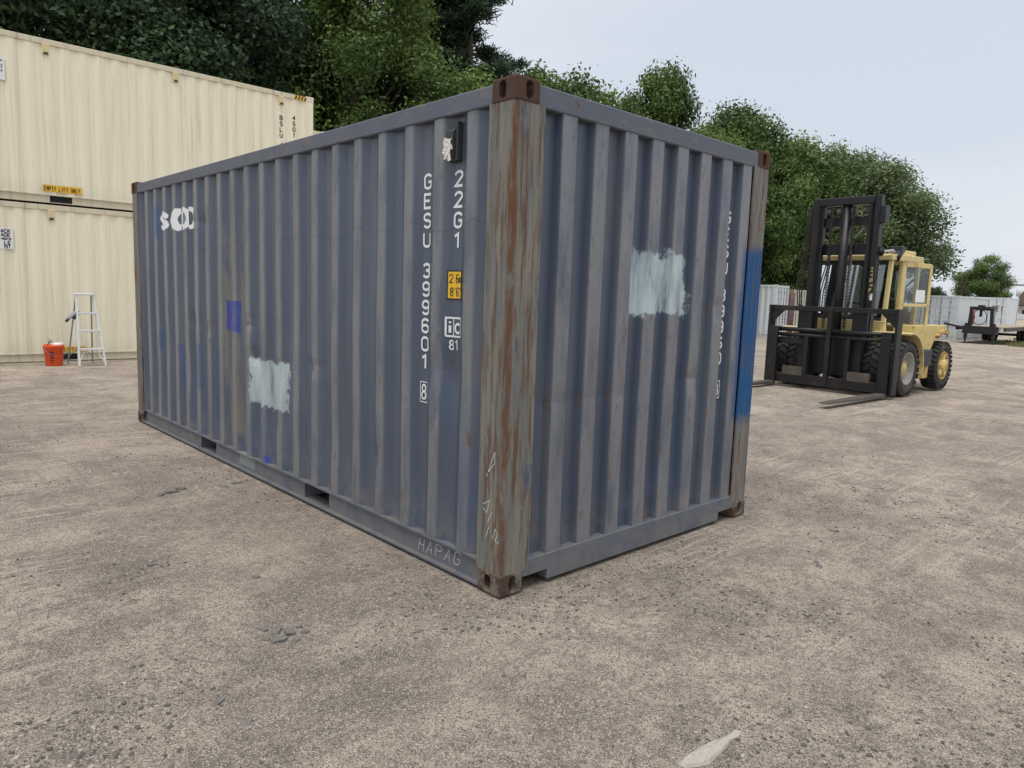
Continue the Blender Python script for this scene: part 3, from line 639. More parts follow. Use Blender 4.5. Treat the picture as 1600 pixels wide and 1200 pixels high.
# ---- cream stacks
CR = ('cream', 'cream', 'cream_dark', 'cream', 'cream', 'cream_dark')
L40, HQ = 12.192, 2.896
def cream(label, x1, y, z):
    return make_container('shipping_container', label, L40, HQ, CR, (x1 - L40, y + W, z), R(-90), group='cream high cube containers', pockets=(L40 / 2 - 1.04, L40 / 2 + 1.04), holes=False)
Y0 = 13.1
LOW = cream('cream high cube container standing on the gravel behind the ladder and bucket', 5.83, Y0, -.012)
UP = cream('cream high cube container on top of the stack, hazard stripes at its corner', 5.83, Y0, 2.886)
cream('cream container on the ground in the stack behind the striped one', 7.9, 16.2, -.012)
cream('cream container topping the stack behind the striped one, its end peeking out', 7.9, 16.2, 2.886)
# local frame of a cream container: world x = x1-L40 + ly, wall at local x = W
def fl(s, t, d):           # s = local y on the long side that faces the yard
    return (W - side_depth(s, t, False, SIDE2) + d, s, t)
off = L40 - 5.83
def vents(t, xs):
    for x in xs:
        v = MB().box(W - .05, W + .006, x + off - .055, x + off + .055, 2.60, 2.79).build('vent', 'vent_cream', t, .004)
        MB().box(W - .01, W + .009, x + off - .035, x + off + .035, 2.605, 2.645).build('vent_grille', 'vent', v)
vents(UP, (.62, 2.84, 5.06, -1.6, -3.8)); vents(LOW, (.60, 2.84, 5.06, -1.6))
def lift_sign(t, x0, x1, z0, z1):
    s = sheet(MB(), x0 + off, x1 + off, z0, z1, lambda a, b, d: (W - .014 + d, a, b), .004, .02).build('lift_sign', 'yellow_print', t)
    n = 15; w = (x1 - x0 - .04); strokes(MB(), text_items('EMPTY LIFT ONLY', x0 + off + .02, z0 + .018, w / n * .62, (z1 - z0) - .036, .010, w / n), lambda a, b, d: (W - .014 + d, a, b), .007).build('sign_lettering', 'black_print', s)
lift_sign(UP, .49, 1.11, .215, .325); lift_sign(LOW, .47, 1.09, .175, .275)
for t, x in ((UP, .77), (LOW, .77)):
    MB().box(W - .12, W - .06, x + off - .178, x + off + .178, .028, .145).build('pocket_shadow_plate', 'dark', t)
strokes(MB(), text_items('BSLU', 5.03 + off, 2.28, .055, .085, .017, .125, True), fl, .005).build('owner_code', 'black_print', UP)
strokes(MB(), text_items('49', 5.03 + off, 2.28 - 4.6 * .125, .055, .085, .017, .125, True), fl, .005).build('serial_number', 'black_print', UP)
strokes(MB(), text_items('45G1', 5.33 + off, 2.33, .055, .085, .017, .125, True), fl, .005).build('size_code', 'black_print', UP)
hz = MB().box(W - .004, W + .001, 5.36 + off, 5.655 + off, HQ - .114, HQ - .028).build('hazard_stripe', 'yellow_print', UP)
for k in range(4):
    a = 5.365 + off + k * .073
    MB().add([(W + .004, a, HQ - .112), (W + .004, a + .035, HQ - .112), (W + .004, a + .07, HQ - .03), (W + .004, a + .035, HQ - .03)], [(0, 1, 2, 3)]).build('stripe', 'black_print', hz)
def placard(t, x1, z0, z1, lines, sw):
    fn = lambda a, b, d: (W - .012 + d, a, b)
    s = MB().box(W - .016, W - .008, x1 - 1.2 + off, x1 + off, z0, z1).build('placard', 'paper', t)
    it = []
    for (txt, z, h, w) in lines: it += text_items(txt, x1 + off - .03 - len(txt) * w, z, w * .72, h, sw, w)
    strokes(MB(), it, fn, .007).build('placard_lettering', 'black_print', s)
placard(LOW, .0, 2.04, 2.40, [('ACK', 2.325, .055, .05), ('AGE', 2.255, .055, .05), ('-0013', 2.20, .03, .032), ('LE', 2.12, .055, .052), ('NT', 2.055, .055, .052)], .013)
placard(UP, .0, 2.03, 2.40, [('A', 2.34, .03, .03), ('2', 2.24, .05, .03), ('-2', 2.17, .03, .03)], .009)

# ---- ladder
def stepladder(loc, rz):
    t = thing('stepladder', 'white aluminium stepladder standing open beside the orange bucket', 'ladder', loc, rz)
    H_, wb, wt_ = 1.27, .215, .135
    fy = lambda z: -.34 + .30 * z / H_          # front legs lean back
    fx = lambda z: wb + (wt_ - wb) * z / H_
    for s in (-1, 1):
        MB().bar((s * fx(0), fy(0), 0), (s * fx(H_), fy(H_), H_), .030, .055, (0, 1, 0)).build('front_leg', 'alu', t, .003)
        MB().bar((s * (wb - .01), .34, 0), (s * wt_ * .92, .02, H_ - .02), .020, .028, (0, 1, 0)).build('rear_leg', 'alu_grey', t)
        MB().bar((s * .20, -.26, .29), (s * .06, -.255, .32 - .27), .004, .018).build('brace', 'alu', t) if False else None
        MB().bar((s * fx(.06), fy(.06), .06), (s * .08, fy(.31) + .02, .31), .016, .008, (0, 1, 0)).build('brace', 'alu', t)
        MB().bar((s * .19, .30, .14), (s * .05, .27, .28), .012, .006, (0, 1, 0)).build('brace', 'alu_grey', t)
        MB().bar((s * fx(.86), fy(.86), .86), (s * (fx(.93) - .06), fy(.93), .95), .014, .008, (0, 1, 0)).build('brace', 'alu', t)
        MB().bar((s * fx(.95), fy(.95), .95), (s * .16, .10, .95), .018, .006).build('spreader', 'alu_grey', t)
    for z in (.315, .64, .955):
        MB().box(-fx(z), fx(z), fy(z) - .04, fy(z) + .045, z - .03, z + .006).build('step', 'alu', t, .003)
    MB().box(-wt_ - .02, wt_ + .02, -.10, .09, H_ - .01, H_ + .025).build('top_cap', 'alu', t, .006)
    for z in (.28, .92): MB().bar((-.19 + .04 * z, .34 - .25 * z, z), (.19 - .04 * z, .34 - .25 * z, z), .02, .012).build('rear_bar', 'alu_grey', t)
    return t
lz = lambda x, y: float(ground_z(x, y))
stepladder((.905, 12.34, lz(.905, 12.34) + .004), R(4))
g = thing('clamp_tool', 'grey clamp tool hung on the side of the stepladder', 'tool', (.70, 12.25, .83), R(5))  # clamp tool hanging on the ladder
MB().bar((-.10, -.05, .0), (.05, -.02, .12), .07, .05).build('body', 'alu_grey', g, .01); MB().bar((.0, -.02, .0), (.09, .0, .14), .04, .06).build('handle', 'vent', g, .01)
MB().bar((-.13, -.05, -.05), (-.06, -.05, .03), .05, .04).build('jaw', 'vent', g, .006)
# ---- bucket
bk = thing('bucket', 'orange plastic bucket with black print holding tools on the gravel', 'bucket', (.415, 12.42, lz(.415, 12.42)), R(20))
MB().lathe([(.0, .001), (.0, .130), (.012, .135), (.28, .152), (.285, .158), (.325, .160), (.33, .166), (.372, .166), (.375, .158), (.30, .150), (.02, .128), (.02, .001)], axis='z').build('pail', 'orange', bk)
pb = MB()
fb = lambda s, t, d: ((.137 + .06 * t + d) * math.sin(s / .15 - .95), -(.137 + .06 * t + d) * math.cos(s / .15 - .95), t)
for z, w in ((.245, .075), (.205, .06), (.175, .05), (.14, .06), (.10, .06), (.065, .03)):
    strokes(pb, [([(.03 - w / 2, z), (.03 + w / 2, z)], .022 if z > .2 else .017)], fb, .003)
pb.build('print', 'black_print', bk)
MB().tube([(-.166, 0, .34), (-.17, -.08, .26), (-.12, -.14, .20), (.0, -.185, .17), (.12, -.14, .20), (.17, -.08, .26), (.166, 0, .34)], .003, 5).build('bail_handle', 'alu_grey', bk)
rl = thing('paper_roll', 'white paper roll lying in the mouth of the orange bucket', 'paper roll', (.475, 12.37, lz(.475, 12.37) + .37), R(25))
MB().lathe([(-.085, .012), (-.085, .045), (.085, .045), (.085, .012), (-.085, .012)], axis='x', n=16).build('roll', 'paper', rl)
br = thing('paint_brush', 'brush with a pale handle sticking out of the orange bucket', 'brush', (.345, 12.42, lz(.345, 12.42)), R(10))
MB().tube([(.02, 0, .10), (-.02, 0, .38), (.03, 0, .44)], .011, 6).build('ferrule', 'vent', br); MB().tube([(.0, -.01, .40), (-.03, -.02, .50), (.06, -.02, .42)], .007, 6).build('handle', 'deck', br)

# ------------------------------------------------------------------ forklift (forward = -X)
FK = thing('forklift', 'yellow heavy forklift with tall black mast and wide fork carriage', 'forklift', (11.3, 3.06, -.012), R(-1.5))
def tyre(mb, cx, y0, y1, r, cz, lugs=24):
    w = y1 - y0; k = .030
    mb.lathe([(y0 + .03, r * .58), (y0 + .004, r * .66), (y0, r * .80), (y0 + .02, r - k - .012), (y0 + .05, r - k), (y1 - .05, r - k), (y1 - .02, r - k - .012), (y1, r * .8), (y1 - .004, r * .66), (y1 - .03, r * .58)], (cx, 0, cz), 'y', 40)
    ym = (y0 + y1) / 2
    for i in range(lugs):
        for s in (-1, 1):
            a0 = 2 * math.pi * (i + (.5 if s > 0 else 0)) / lugs; da = 2 * math.pi / lugs * .62; sk = 2 * math.pi / lugs * .45
            ya, yb = (ym - .01, y0 + .002) if s < 0 else (ym + .01, y1 - .002)
            pts = []
            for rr, yo in ((r - k - .01, 0), (r, 0)):
                for (yy, a) in ((ya, a0), (ya, a0 + da), (yb, a0 + da + sk), (yb, a0 + sk)):
                    q = rr - (.014 if (yy == yb and rr == r) else 0); pts.append((cx + q * math.cos(a), yy, cz + q * math.sin(a)))
            mb.add(pts, [(4, 5, 6, 7), (0, 1, 5, 4), (1, 2, 6, 5), (2, 3, 7, 6), (3, 0, 4, 7)])
    return mb
for s in (-1, 1):
    for (a, b) in ((.88, 1.16), (.56, .84)):
        y0, y1 = (a, b) if s > 0 else (-b, -a); yo = y1 if s > 0 else y0
        w = link('front_wheel', None, FK); outer = b > 1
        tyre(MB(), 0, y0, y1, .495, .495).build('tyre', 'rub', w)
        i = -s
        MB().lathe([(yo + i * .03, .292), (yo + i * .012, .290), (yo + i * .02, .268), (yo + i * .14, .225), (yo + i * .17, .10), (yo + i * .17, .01)], (0, 0, .495), 'y', 28).build('rim', 'rim', w)
        if outer:
            h = MB().lathe([(yo + i * .17, .155), (yo + i * .10, .15), (yo + i * .09, .10), (yo + i * .07, .095), (yo + i * .06, .001)], (0, 0, .495), 'y', 20)
            for q in range(8): a = q * math.pi / 4; h.tube([(.125 * math.cos(a), yo + i * .10, .495 + .125 * math.sin(a)), (.125 * math.cos(a), yo + i * .07, .495 + .125 * math.sin(a))], .014, 6)
            h.build('hub', 'yel_chip', w)
    y0, y1 = (.80, 1.09) if s > 0 else (-1.09, -.80); yo = y1 if s > 0 else y0; i = -s
    w = link('rear_wheel', None, FK)
    tyre(MB(), 1.93, y0, y1, .47, .47, 30).build('tyre', 'rub', w)
    MB().lathe([(yo + i * .02, .275), (yo + i * .008, .27), (yo + i * .015, .25), (yo + i * .07, .23), (yo + i * .08, .01)], (1.93, 0, .47), 'y', 28).build('rim', 'rust_rim' if 'rust_rim' in M else 'yel_rust', w)
    h = MB().lathe([(yo + i * .08, .13), (yo - i * .0, .115), (yo - i * .02, .08), (yo - i * .025, .001)], (1.93, 0, .47), 'y', 18)
    for q in range(5): a = q * 2 * math.pi / 5 + .3; h.bar((1.93 + .06 * math.cos(a), yo + i * .04, .47 + .06 * math.sin(a)), (1.93 + .22 * math.cos(a), yo + i * .04, .47 + .22 * math.sin(a)), .10, .07, (0, 1, 0))
    h.build('hub', 'yel_chip', w)
MB().box(-.15, .15, -.56, .56, .30, .70).box(1.80, 2.06, -.80, .80, .34, .60).build('axle', 'steel_worn', FK)
MB().box(-.1, 2.3, -.52, .52, .42, 1.02).build('chassis', 'steel_worn', FK)
# body panels
arch = [(1.93 + .60 * math.cos(R(a)), .47 + .60 * math.sin(R(a))) for a in (78, 95, 112, 130, 148, 165, 180, 197)]
for s in (-1, 1):
    y0, y1 = (.62, 1.0) if s > 0 else (-1.0, -.62)
    MB().prism([(.62, 1.24), (2.05, 1.24), (2.2, 1.17)] + arch + [(1.20, .26), (1.12, .5), (.98, .78), (.60, .86)], y0, y1, 'y').build('rear_fender', 'yel_chip', FK, .012, 2)
    fl_ = MB(); prev = None; vs = []
    for a in (70, 82, 95, 108, 122):
        for rr in (.60, .66):
            for yy in ((y0, y1 + .06) if s > 0 else (y0 - .06, y1)): vs.append((1.93 + rr * math.cos(R(a)), yy, .47 + rr * math.sin(R(a)) + .02))
    fcs = []
    for k in range(4):
        a = k * 4; b = a + 4; fcs += [(a, b, b + 1, a + 1), (a + 2, a + 3, b + 3, b + 2), (a, a + 2, b + 2, b), (a + 1, b + 1, b + 3, a + 3)]
    fcs += [(0, 1, 3, 2), (16, 18, 19, 17)]; fl_.add(vs, fcs).build('fender_lip', 'yel_rust', FK)
    # thin sheet fender over the front duals
    vs = []; an = [-12, 5, 22, 40, 58, 74, 90, 104]
    yA, yB = (.54, 1.18) if s > 0 else (-1.18, -.54)
    for a in an:
        for rr in (.60, .625):
            for yy in (yA, yB): vs.append((rr * math.cos(R(a)), yy, .50 + rr * math.sin(R(a))))
    fcs = []
    for k in range(len(an) - 1):
        a = k * 4; b = a + 4; fcs += [(a, b, b + 1, a + 1), (a + 2, a + 3, b + 3, b + 2), (a, a + 2, b + 2, b), (a + 1, b + 1, b + 3, a + 3)]
    fcs += [(0, 1, 3, 2), (4 * len(an) - 4, 4 * len(an) - 2, 4 * len(an) - 1, 4 * len(an) - 3)]
    MB().add(vs, fcs).build('front_fender', 'yel', FK)
    ya, yb = (.80, 1.13) if s > 0 else (-1.13, -.80)
    st = MB().box(.66, 1.10, ya, yb, .50, .80)
    yf = yb if s > 0 else ya
    for q in range(6): st.box(.665, 1.095, yf - .012, yf + .012, .515 + q * .048, .54 + q * .048)
    st.build('step', 'grey_step', FK)
    MB().box(.64, 1.06, ya + .02, yb - .02, .28, .498).build('step_box', 'yel_rust', FK, .006)
MB().prism([(1.35, .40), (1.35, 1.22), (2.2, 1.22), (2.75, 1.10), (2.86, .9), (2.86, .45), (2.7, .36)], -.60, .60, 'y').build('counterweight', 'yel_chip', FK, .04, 2)
MB().prism([(-.02, .95), (-.05, 1.30), (.02, 1.30), (.10, 1.0), (.52, 1.0), (.52, .82), (.0, .82)], -.70, .70, 'y').build('cab_front_panel', 'yel', FK, .006)
MB().prism([(.56, .80), (.56, 1.22), (1.40, 1.22), (1.42, 1.0), (1.05, .80)], -.70, -.655, 'y').build('cab_side_panel', 'yel', FK, .006)
MB().prism([(.56, .80), (.56, 1.22), (1.40, 1.22), (1.42, 1.0), (1.05, .80)], .655, .70, 'y').build('cab_side_panel', 'yel', FK, .006)
MB().box(-.02, 1.40, -.65, .65, .98, 1.02).build('cab_floor', 'dark', FK)
for s in (-1, 1):
    MB().bar((-.03, s * .66, 1.02), (.10, s * .66, 2.40), .07, .075).build('front_pillar', 'yel', FK, .008)
    MB().box(.54, .61, s * .66 - .035, s * .66 + .035, 1.0, 2.40).build('door_pillar', 'yel', FK, .008)
    MB().box(1.30, 1.37, s * .66 - .035, s * .66 + .035, 1.2, 2.40).build('rear_pillar', 'yel', FK, .008)
MB().prism([(.02, 2.38), (.02, 2.47), (.25, 2.50), (1.42, 2.50), (1.46, 2.38)], -.72, .72, 'y').build('cab_roof', 'yel', FK, .015, 2)
MB().box(.75, 1.35, -.60, .60, 2.50, 2.60).build('roof_hatch', 'yel', FK, .012)
MB().lathe([(0, .16), (.05, .15), (.09, .09), (.10, .001)], (.55, -.25, 2.50), 'z', 16).build('roof_vent', 'grey_step', FK)
MB().box(.62, .78, -.62, -.40, 2.56, 2.66).build('work_lamp', 'vent', FK, .01)
MB().box(.00, .03, -.63, .63, 1.30, 1.36).build('windshield_sill', 'vent', FK); MB().box(.10, .13, -.63, .63, 2.30, 2.39).build('windshield_header', 'vent', FK)
MB().add([(.012, -.62, 1.34), (.012, .62, 1.34), (.11, .62, 2.34), (.11, -.62, 2.34)], [(0, 1, 2, 3)]).build('windshield', 'glass', FK)
MB().add([(1.34, -.62, 1.30), (1.34, .62, 1.30), (1.34, .62, 2.36), (1.34, -.62, 2.36)], [(0, 1, 2, 3)]).build('rear_window', 'glass', FK)
MB().add([(.62, .67, 1.30), (1.30, .67, 1.30), (1.30, .67, 2.36), (.62, .67, 2.36)], [(0, 1, 2, 3)]).build('side_window', 'glass', FK)
sg = MB().box(.75, 1.22, -.26, .26, 1.12, 1.30).bar((1.16, 0, 1.25), (1.28, 0, 1.85), .50, .12, (1, 0, 0)).build('seat', 'seat', FK, .03, 2)
sw_ = MB().tube([(.18, 0, 1.0), (.36, 0, 1.52)], .025, 8); ring = [(.37 + .17 * math.cos(a) * .8, .17 * math.sin(a), 1.53 - .17 * math.cos(a) * .45) for a in np.linspace(0, 2 * math.pi, 17)]
sw_.tube(ring, .014, 6).build('steering_wheel', 'seat', FK)
# open door, swung back from its hinges on the door pillar
hx, hy, ex, ey = .59, -.70, 1.04, -.99
dP = lambda a, z: (hx + (ex - hx) * a, hy + (ey - hy) * a, z)
dr = MB()
for (a0, z0, a1, z1, w) in ((0, 1.00, 0, 2.36, .075), (0, 2.33, 1, 2.31, .085), (1, 2.33, 1, 1.13, .055), (0, 1.60, 1, 1.60, .055), (0, 1.22, 1, 1.13, .05)):
    dr.bar(dP(a0, z0), dP(a1, z1), .045, w, (ex - hx, ey - hy, 0) if a0 == a1 else (0, 0, 1))
dr = dr.build('open_door', 'yel', FK, .006)
MB().add([dP(.04, 1.63), dP(.96, 1.63), dP(.96, 2.29), dP(.04, 2.29)], [(0, 1, 2, 3)]).build('upper_pane', 'glass', dr)
MB().add([dP(.04, 1.24), dP(.96, 1.16), dP(.96, 1.58), dP(.04, 1.58)], [(0, 1, 2, 3)]).build('lower_pane', 'glass', dr)
dn = Vector((ey - hy, -(ex - hx), 0)).normalized() * .012
pp = [Vector(dP(a, z)) + dn for a, z in ((.5, 1.66), (.85, 1.66), (.85, 1.88), (.5, 1.88))]
MB().add(pp, [(0, 1, 2, 3)]).build('paper_notice', 'paper', dr)
MB().prism([(.60, 1.02), (.60, 1.22), (1.02, 1.14), (.98, 1.0), (.85, .9), (.7, .88)], -.735, -.705, 'y').build('door_skirt', 'yel', FK)
# mast
for s in (-1, 1):
    MB().box(-.42, -.28, s * .55 - .055, s * .55 + .055, .22, 3.47).build('outer_mast_rail', 'steel_blk', FK, .01)
    MB().box(-.40, -.30, s * .44 - .048, s * .44 + .048, .20, 3.42).build('inner_mast_rail', 'steel_blk', FK, .01)
    MB().box(-.47, -.43, s * .465 - .01, s * .465 + .01, .2, 3.35).build('rail_lip', 'steel_worn', FK)
MB().box(-.45, -.27, -.50, .50, 3.32, 3.46).build('top_crossbeam', 'steel_blk', FK, .02, 2)
MB().box(-.34, -.26, -.50, .50, 2.96, 3.12).build('crosshead', 'steel_blk', FK, .01)
MB().box(-.27, -.21, -.60, .60, 2.46, 2.66).build('mid_crossbeam', 'steel_blk', FK, .01)
MB().box(-.27, -.21, -.60, .60, .5, .8).build('low_crossbeam', 'steel_blk', FK, .01)
MB().tube([(-.33, .03, .35), (-.35, -.0, 3.32)], .082, 16).build('lift_cylinder', 'steel_blk', FK)
for k, yy in enumerate((.30, .13, -.13, -.33)):
    MB().lathe([(-.03, .001), (-.03, .075), (-.01, .062), (.01, .062), (.03, .075), (.03, .001)], (-.36, yy, 3.22), 'y', 16).build('chain_sheave', 'fork', FK)
for yy in (.22, -.16):
    ch = MB(); q = 0
    z = 3.26
    while z > 1.15: ch.box(-.455, -.425, yy - (.026 if q % 2 else .018), yy + (.026 if q % 2 else .018), z - .024, z); z -= .030; q += 1
    ch.build('lift_chain', 'steel_worn', FK, kind='stuff')
MB().box(-.44, -.26, -.70, -.606, 2.98, 3.28).build('mast_bracket', 'steel_blk', FK, .01)
for k in range(3):
    o = k * .035
    MB().tube([(-.34, .60, 3.44 - o), (-.36, .64 + o, 3.3), (-.36, .66 + o, 2.6), (-.37, .72 + o * 1.5, 1.9), (-.38, .70 + o, 1.55), (-.40, .60, 1.40)], .012, 6).build('hydraulic_hose', 'rub', FK)
MB().tube([(-.30, -.34, 2.98), (-.32, -.20, 2.80), (-.34, -.12, 2.74)], .010, 5).tube([(-.32, -.10, 2.70), (-.34, -.15, 2.2), (-.36, .05, 1.6)], .012, 5).build('cable', 'alu_grey', FK)
la = MB().tube([(-.30, -.62, 2.50), (.05, -.68, 2.55), (.22, -.70, 2.46)], .022, 8).build('tilt_strut', 'chrome', FK)
MB().tube([(.18, -.70, 2.40), (.30, -.71, 2.52)], .06, 10).tube([(-.33, -.62, 2.46), (-.27, -.62, 2.56)], .06, 10).build('strut_joint', 'steel_worn', la)
ch = MB(); pts = [Vector((-.40, -.62, 2.46)).lerp(Vector((-.44, -.56, 1.75)), k / 20) + Vector((0, -.05 * math.sin(math.pi * k / 20), 0)) for k in range(21)]
for k in range(20): ch.bar(pts[k], pts[k + 1], .03 if k % 2 else .012, .012 if k % 2 else .03)
ch.build('hanging_chain', 'steel_worn', FK, kind='stuff')
fm = lambda s, t, d: (-.425 - d, -.565 + t, s)          # word runs down the face of the rail
strokes(MB(), text_items('HYSTER', -2.22, -.022, .060, .045, .010, .090), lambda s, t, d: (-.424 - d, -.555 - t, -s), .002).build('maker_lettering', 'yel_chip', FK)
MB().box(-.432, -.424, -.60, -.56, 1.66, 1.78).build('sticker', 'paper', FK)
# carriage with forks
yc, hw, xf = -.025, 1.145, -.70
MB().box(xf, xf + .06, yc - hw, yc + hw, 1.43, 1.52).build('carriage_top_bar', 'steel_worn', FK, .005)
MB().box(xf - .01, xf + .07, yc - hw + .04, yc + hw - .04, .085, .26).build('carriage_bottom_bar', 'steel_worn', FK, .005)
for s in (-1, 1):
    a = yc + s * hw
    MB().box(xf - .045, xf + .16, a - .022, a + .022, .07, 1.525).build('carriage_side_plate', 'steel_worn', FK, .004)
    MB().prism([(a - s * .02, 1.43), (a - s * .27, 1.43), (a - s * .02, 1.18)], xf + .01, xf + .03, 'x').build('gusset', 'steel_worn', FK)
    for z, r in ((1.085, .038), (.985, .034)): MB().tube([(xf + .01, yc + s * .03, z), (xf + .01, a, z)], r, 12).build('fork_shaft', 'steel_blk', FK)
    MB().box(xf + .10, xf + .16, s * .50 - .13, s * .50 + .13, 1.06, 1.44).box(xf + .06, xf + .12, s * .50 - .13, s * .50 + .13, 1.08, 1.10).build('carriage_hanger', 'steel_blk', FK, .006)
    MB().box(xf + .09, xf + .22, s * .47 - .11, s * .47 + .11, .26, 1.06).build('carriage_upright', 'steel_blk', FK, .006)
    MB().box(xf - .02, xf + .05, s * .38 - .035, s * .38 + .035, .24, .98).build('inner_post', 'steel_worn', FK, .004)
    MB().prism([(s * .38, .24), (s * .38, .40), (s * .80, .40), (s * .80, .24)], xf - .015, xf + .05, 'x').build('stiffener_plate', 'fork', FK)
    f = s * 1.015 + yc
    fk = MB().box(xf - .10, xf - .035, f - .082, f + .082, .035, 1.05).build('fork_shank', 'steel_worn', FK, .006)
    MB().box(xf - .09, xf + .05, f - .088, f + .088, 1.035, 1.13).build('fork_hook', 'steel_worn', fk, .01)
    MB().add([(xf - .04, f - .08, .035), (xf - .04, f + .08, .035), (xf - .04, f + .08, .10), (xf - .04, f - .08, .10), (xf - 2.15, f - .072, .075), (xf - 2.15, f + .072, .075), (xf - 2.15, f + .072, .098), (xf - 2.15, f - .072, .098)],
             [(0, 1, 2, 3), (4, 7, 6, 5), (0, 4, 5, 1), (3, 2, 6, 7), (0, 3, 7, 4), (1, 5, 6, 2)]).build('fork_blade', 'fork', fk, .006)
MB().box(xf - .03, xf + .07, yc - .04, yc + .04, .09, 1.50).build('centre_post', 'steel_worn', FK, .005)
MB().box(xf - .0, xf + .06, .42, 1.06, .82, .93).build('guard_bar', 'steel_worn', FK, .01)
MB().box(-.50, -.26, -.38, .38, .30, .95).build('carriage_plate', 'steel_blk', FK)

# ------------------------------------------------------------------ far containers
WH = ('gry', 'wht', 'gry', 'gry', 'gry', 'gry')
gz = lambda x: float(ground_base(np.array(x)))
def far_box(label, x, y, rz, mats, L=6.058, H=2.591, group='containers at the far end of the yard'):
    return make_container('shipping_container', label, L, H, mats, (x, y, gz(x) - .014), rz, group=group, holes=False)
far_box('grey container with white barred doors beside the red-brown one', 32.31, 21.25, R(193), WH)
far_box('narrow strip of a red-brown container between white and cream ones', 35.25, 22.47, R(200), ('brn',) * 6, H=2.3)
far_box('pale cream container behind the forklift mast', 40.9, 23.83, R(184), ('crm2',) * 6)
B = far_box('light grey container with double doors behind the forklift fender', 51.0, 10.7, R(90), ('gry',) * 6)
C_ = far_box('white container with lettering on its doors behind the gooseneck trailer', 72.4, 13.9, R(90), ('wht',) * 6, L=2.991, H=2.896)
strokes(MB(), text_items('CEI', -2.0, 1.75, .22, .42, .06, .30), lambda s, t, d: (-s - .8, 2.991 + .03 + d, t), .002, .05).build('door_lettering', 'black_print', C_)
MB().box(1.35, 2.05, 2.95, 3.028, 2.15, 2.6).build('door_poster', 'paper', C_); MB().box(1.32, 2.1, 2.95, 3.030, 1.80, 2.1).build('yellow_placard', 'yellow_print', C_)

# ------------------------------------------------------------------ gooseneck trailer (tongue towards -X)
TX, TY = 41.8, 8.75; TZ = gz(44) - .014
T = thing('gooseneck_trailer', 'black gooseneck flatbed trailer parked in front of white containers', 'trailer', (TX, TY, TZ), R(3))
for s in (-1, 1):
    MB().bar((.10, s * .52, .55), (.05, s * .46, 1.92), .16, .20, (1, 0, 0)).build('neck_upright', 'navy', T, .02)
    MB().box(-.05, .12, s * .63 - .07, s * .63 + .07, .0 + .30, 1.1).build('jack_housing', 'navy', T)
    lg = MB().box(.0, .08, s * .63 - .035, s * .63 + .035, .03, .4).build('landing_leg', 'navy', T); MB().box(-.08, .16, s * .63 - .11, s * .63 + .11, 0, .035).build('foot_plate', 'navy', lg)
    MB().box(.1, 9.2, s * 1.1 - .05, s * 1.1 + .05, .72, .90).build('side_rail', 'navy', T)
    for k, x in enumerate((6.6, 7.7)):
        for q in (0, 1):
            y = s * (.72 + q * .30); w = link('wheel', None, T)
            MB().lathe([(y - .11, .24), (y - .12, .34), (y - .09, .40), (y + .09, .40), (y + .12, .34), (y + .11, .24)], (x, 0, .40), 'y', 22).build('tyre', 'rub', w)
            MB().lathe([(y - .10, .25), (y - .02, .2), (y - .02, .01)] if s < 0 else [(y + .10, .25), (y + .02, .2), (y + .02, .01)], (x, 0, .40), 'y', 16).build('rim', 'rim', w)
MB().box(6.5, 7.8, -.7, .7, .34, .46).box(6.0, 8.3, -.75, -.65, .5, .72).box(6.0, 8.3, .65, .75, .5, .72).build('axle_frame', 'navy', T)
MB().box(-.02, .18, -.56, .56, 1.78, 1.98).build('neck_crossbeam', 'navy', T, .02)
MB().box(-.25, .1, -.14, .14, 1.80, 2.06).tube([(-.1, 0, 1.85), (-.1, 0, 1.45)], .07, 10).build('coupler', 'navy', T)
MB().box(-.10, .30, -.78, .78, .55, .95).build('headboard', 'navy', T)
MB().bar((.2, .6, .80), (.1, 1.7, 1.02), .25, .10).build('toolbox_wing', 'navy', T)
for k in range(11): MB().box(.32 + k * .81, .32 + k * .81 + .79, -1.05, 1.05, .88, .93).build('deck_plank', 'deck', T)
MB().tube([(-.04, .05 + .32 * math.sin(a), 1.42 + .40 * math.cos(a)) for a in np.linspace(0, 2 * math.pi, 19)], .020, 5).build('air_hose', 'rub', T)
MB().tube([(-.06, .36, 1.8), (-.08, .30, 1.4), (-.06, .36, 1.0)], .05, 6).build('safety_chain', 'redp', T)
MB().bar((5.0, -1.35, 1.0), (9.2, -1.35, .86), .30, .08).build('ramp', 'redp', T)

# ------------------------------------------------------------------ house, pole, low box
Hh = thing('house', 'white sided house with brown roof beyond the parked containers', 'house', (96, 8, gz(96) - .01))
MB().box(0, 8, 0, 11.3, 0, 2.55).build('wall', 'siding', Hh)
MB().prism([(-.4, 2.5), (4, 4.3), (8.4, 2.5), (8.4, 2.38), (-.4, 2.38)], -.3, 11.6, 'y').build('roof', 'roof', Hh)
for y in (2.0, 4.6, 7.4, 10.3):
    w = MB().box(-.04, .02, y - .5, y + .5, 1.0, 2.0).build('window', 'siding', Hh); MB().box(-.06, -.03, y - .42, y + .42, 1.08, 1.94).build('pane', 'vent', w)
lb = thing('storage_box', 'low cream ribbed storage box in front of the house', 'storage box', (80, 8.0, gz(80) - .01))
MB().box(0, 2.4, 0, 8.1, .02, 1.05).build('body', 'crm2', lb); MB().box(-.06, 2.46, -.05, 8.15, 1.05, 1.5).build('lid', 'siding', lb)
rb = MB()
for k in range(27): rb.box(-.03, .01, .1 + k * .3, .2 + k * .3, .05, 1.04)
rb.build('ribs', 'crm2', lb)
po = thing('utility_pole', 'wooden utility pole with grey transformers beyond the white container', 'utility pole', (110, 23.6, gz(110)))
MB().tube([(0, 0, 0), (0, 0, 5.6)], [.16, .12], 8).build('post', 'polewood', po)
MB().box(-.06, .06, -2.6, 2.6, 5.0, 5.18).build('crossarm', 'polewood', po)
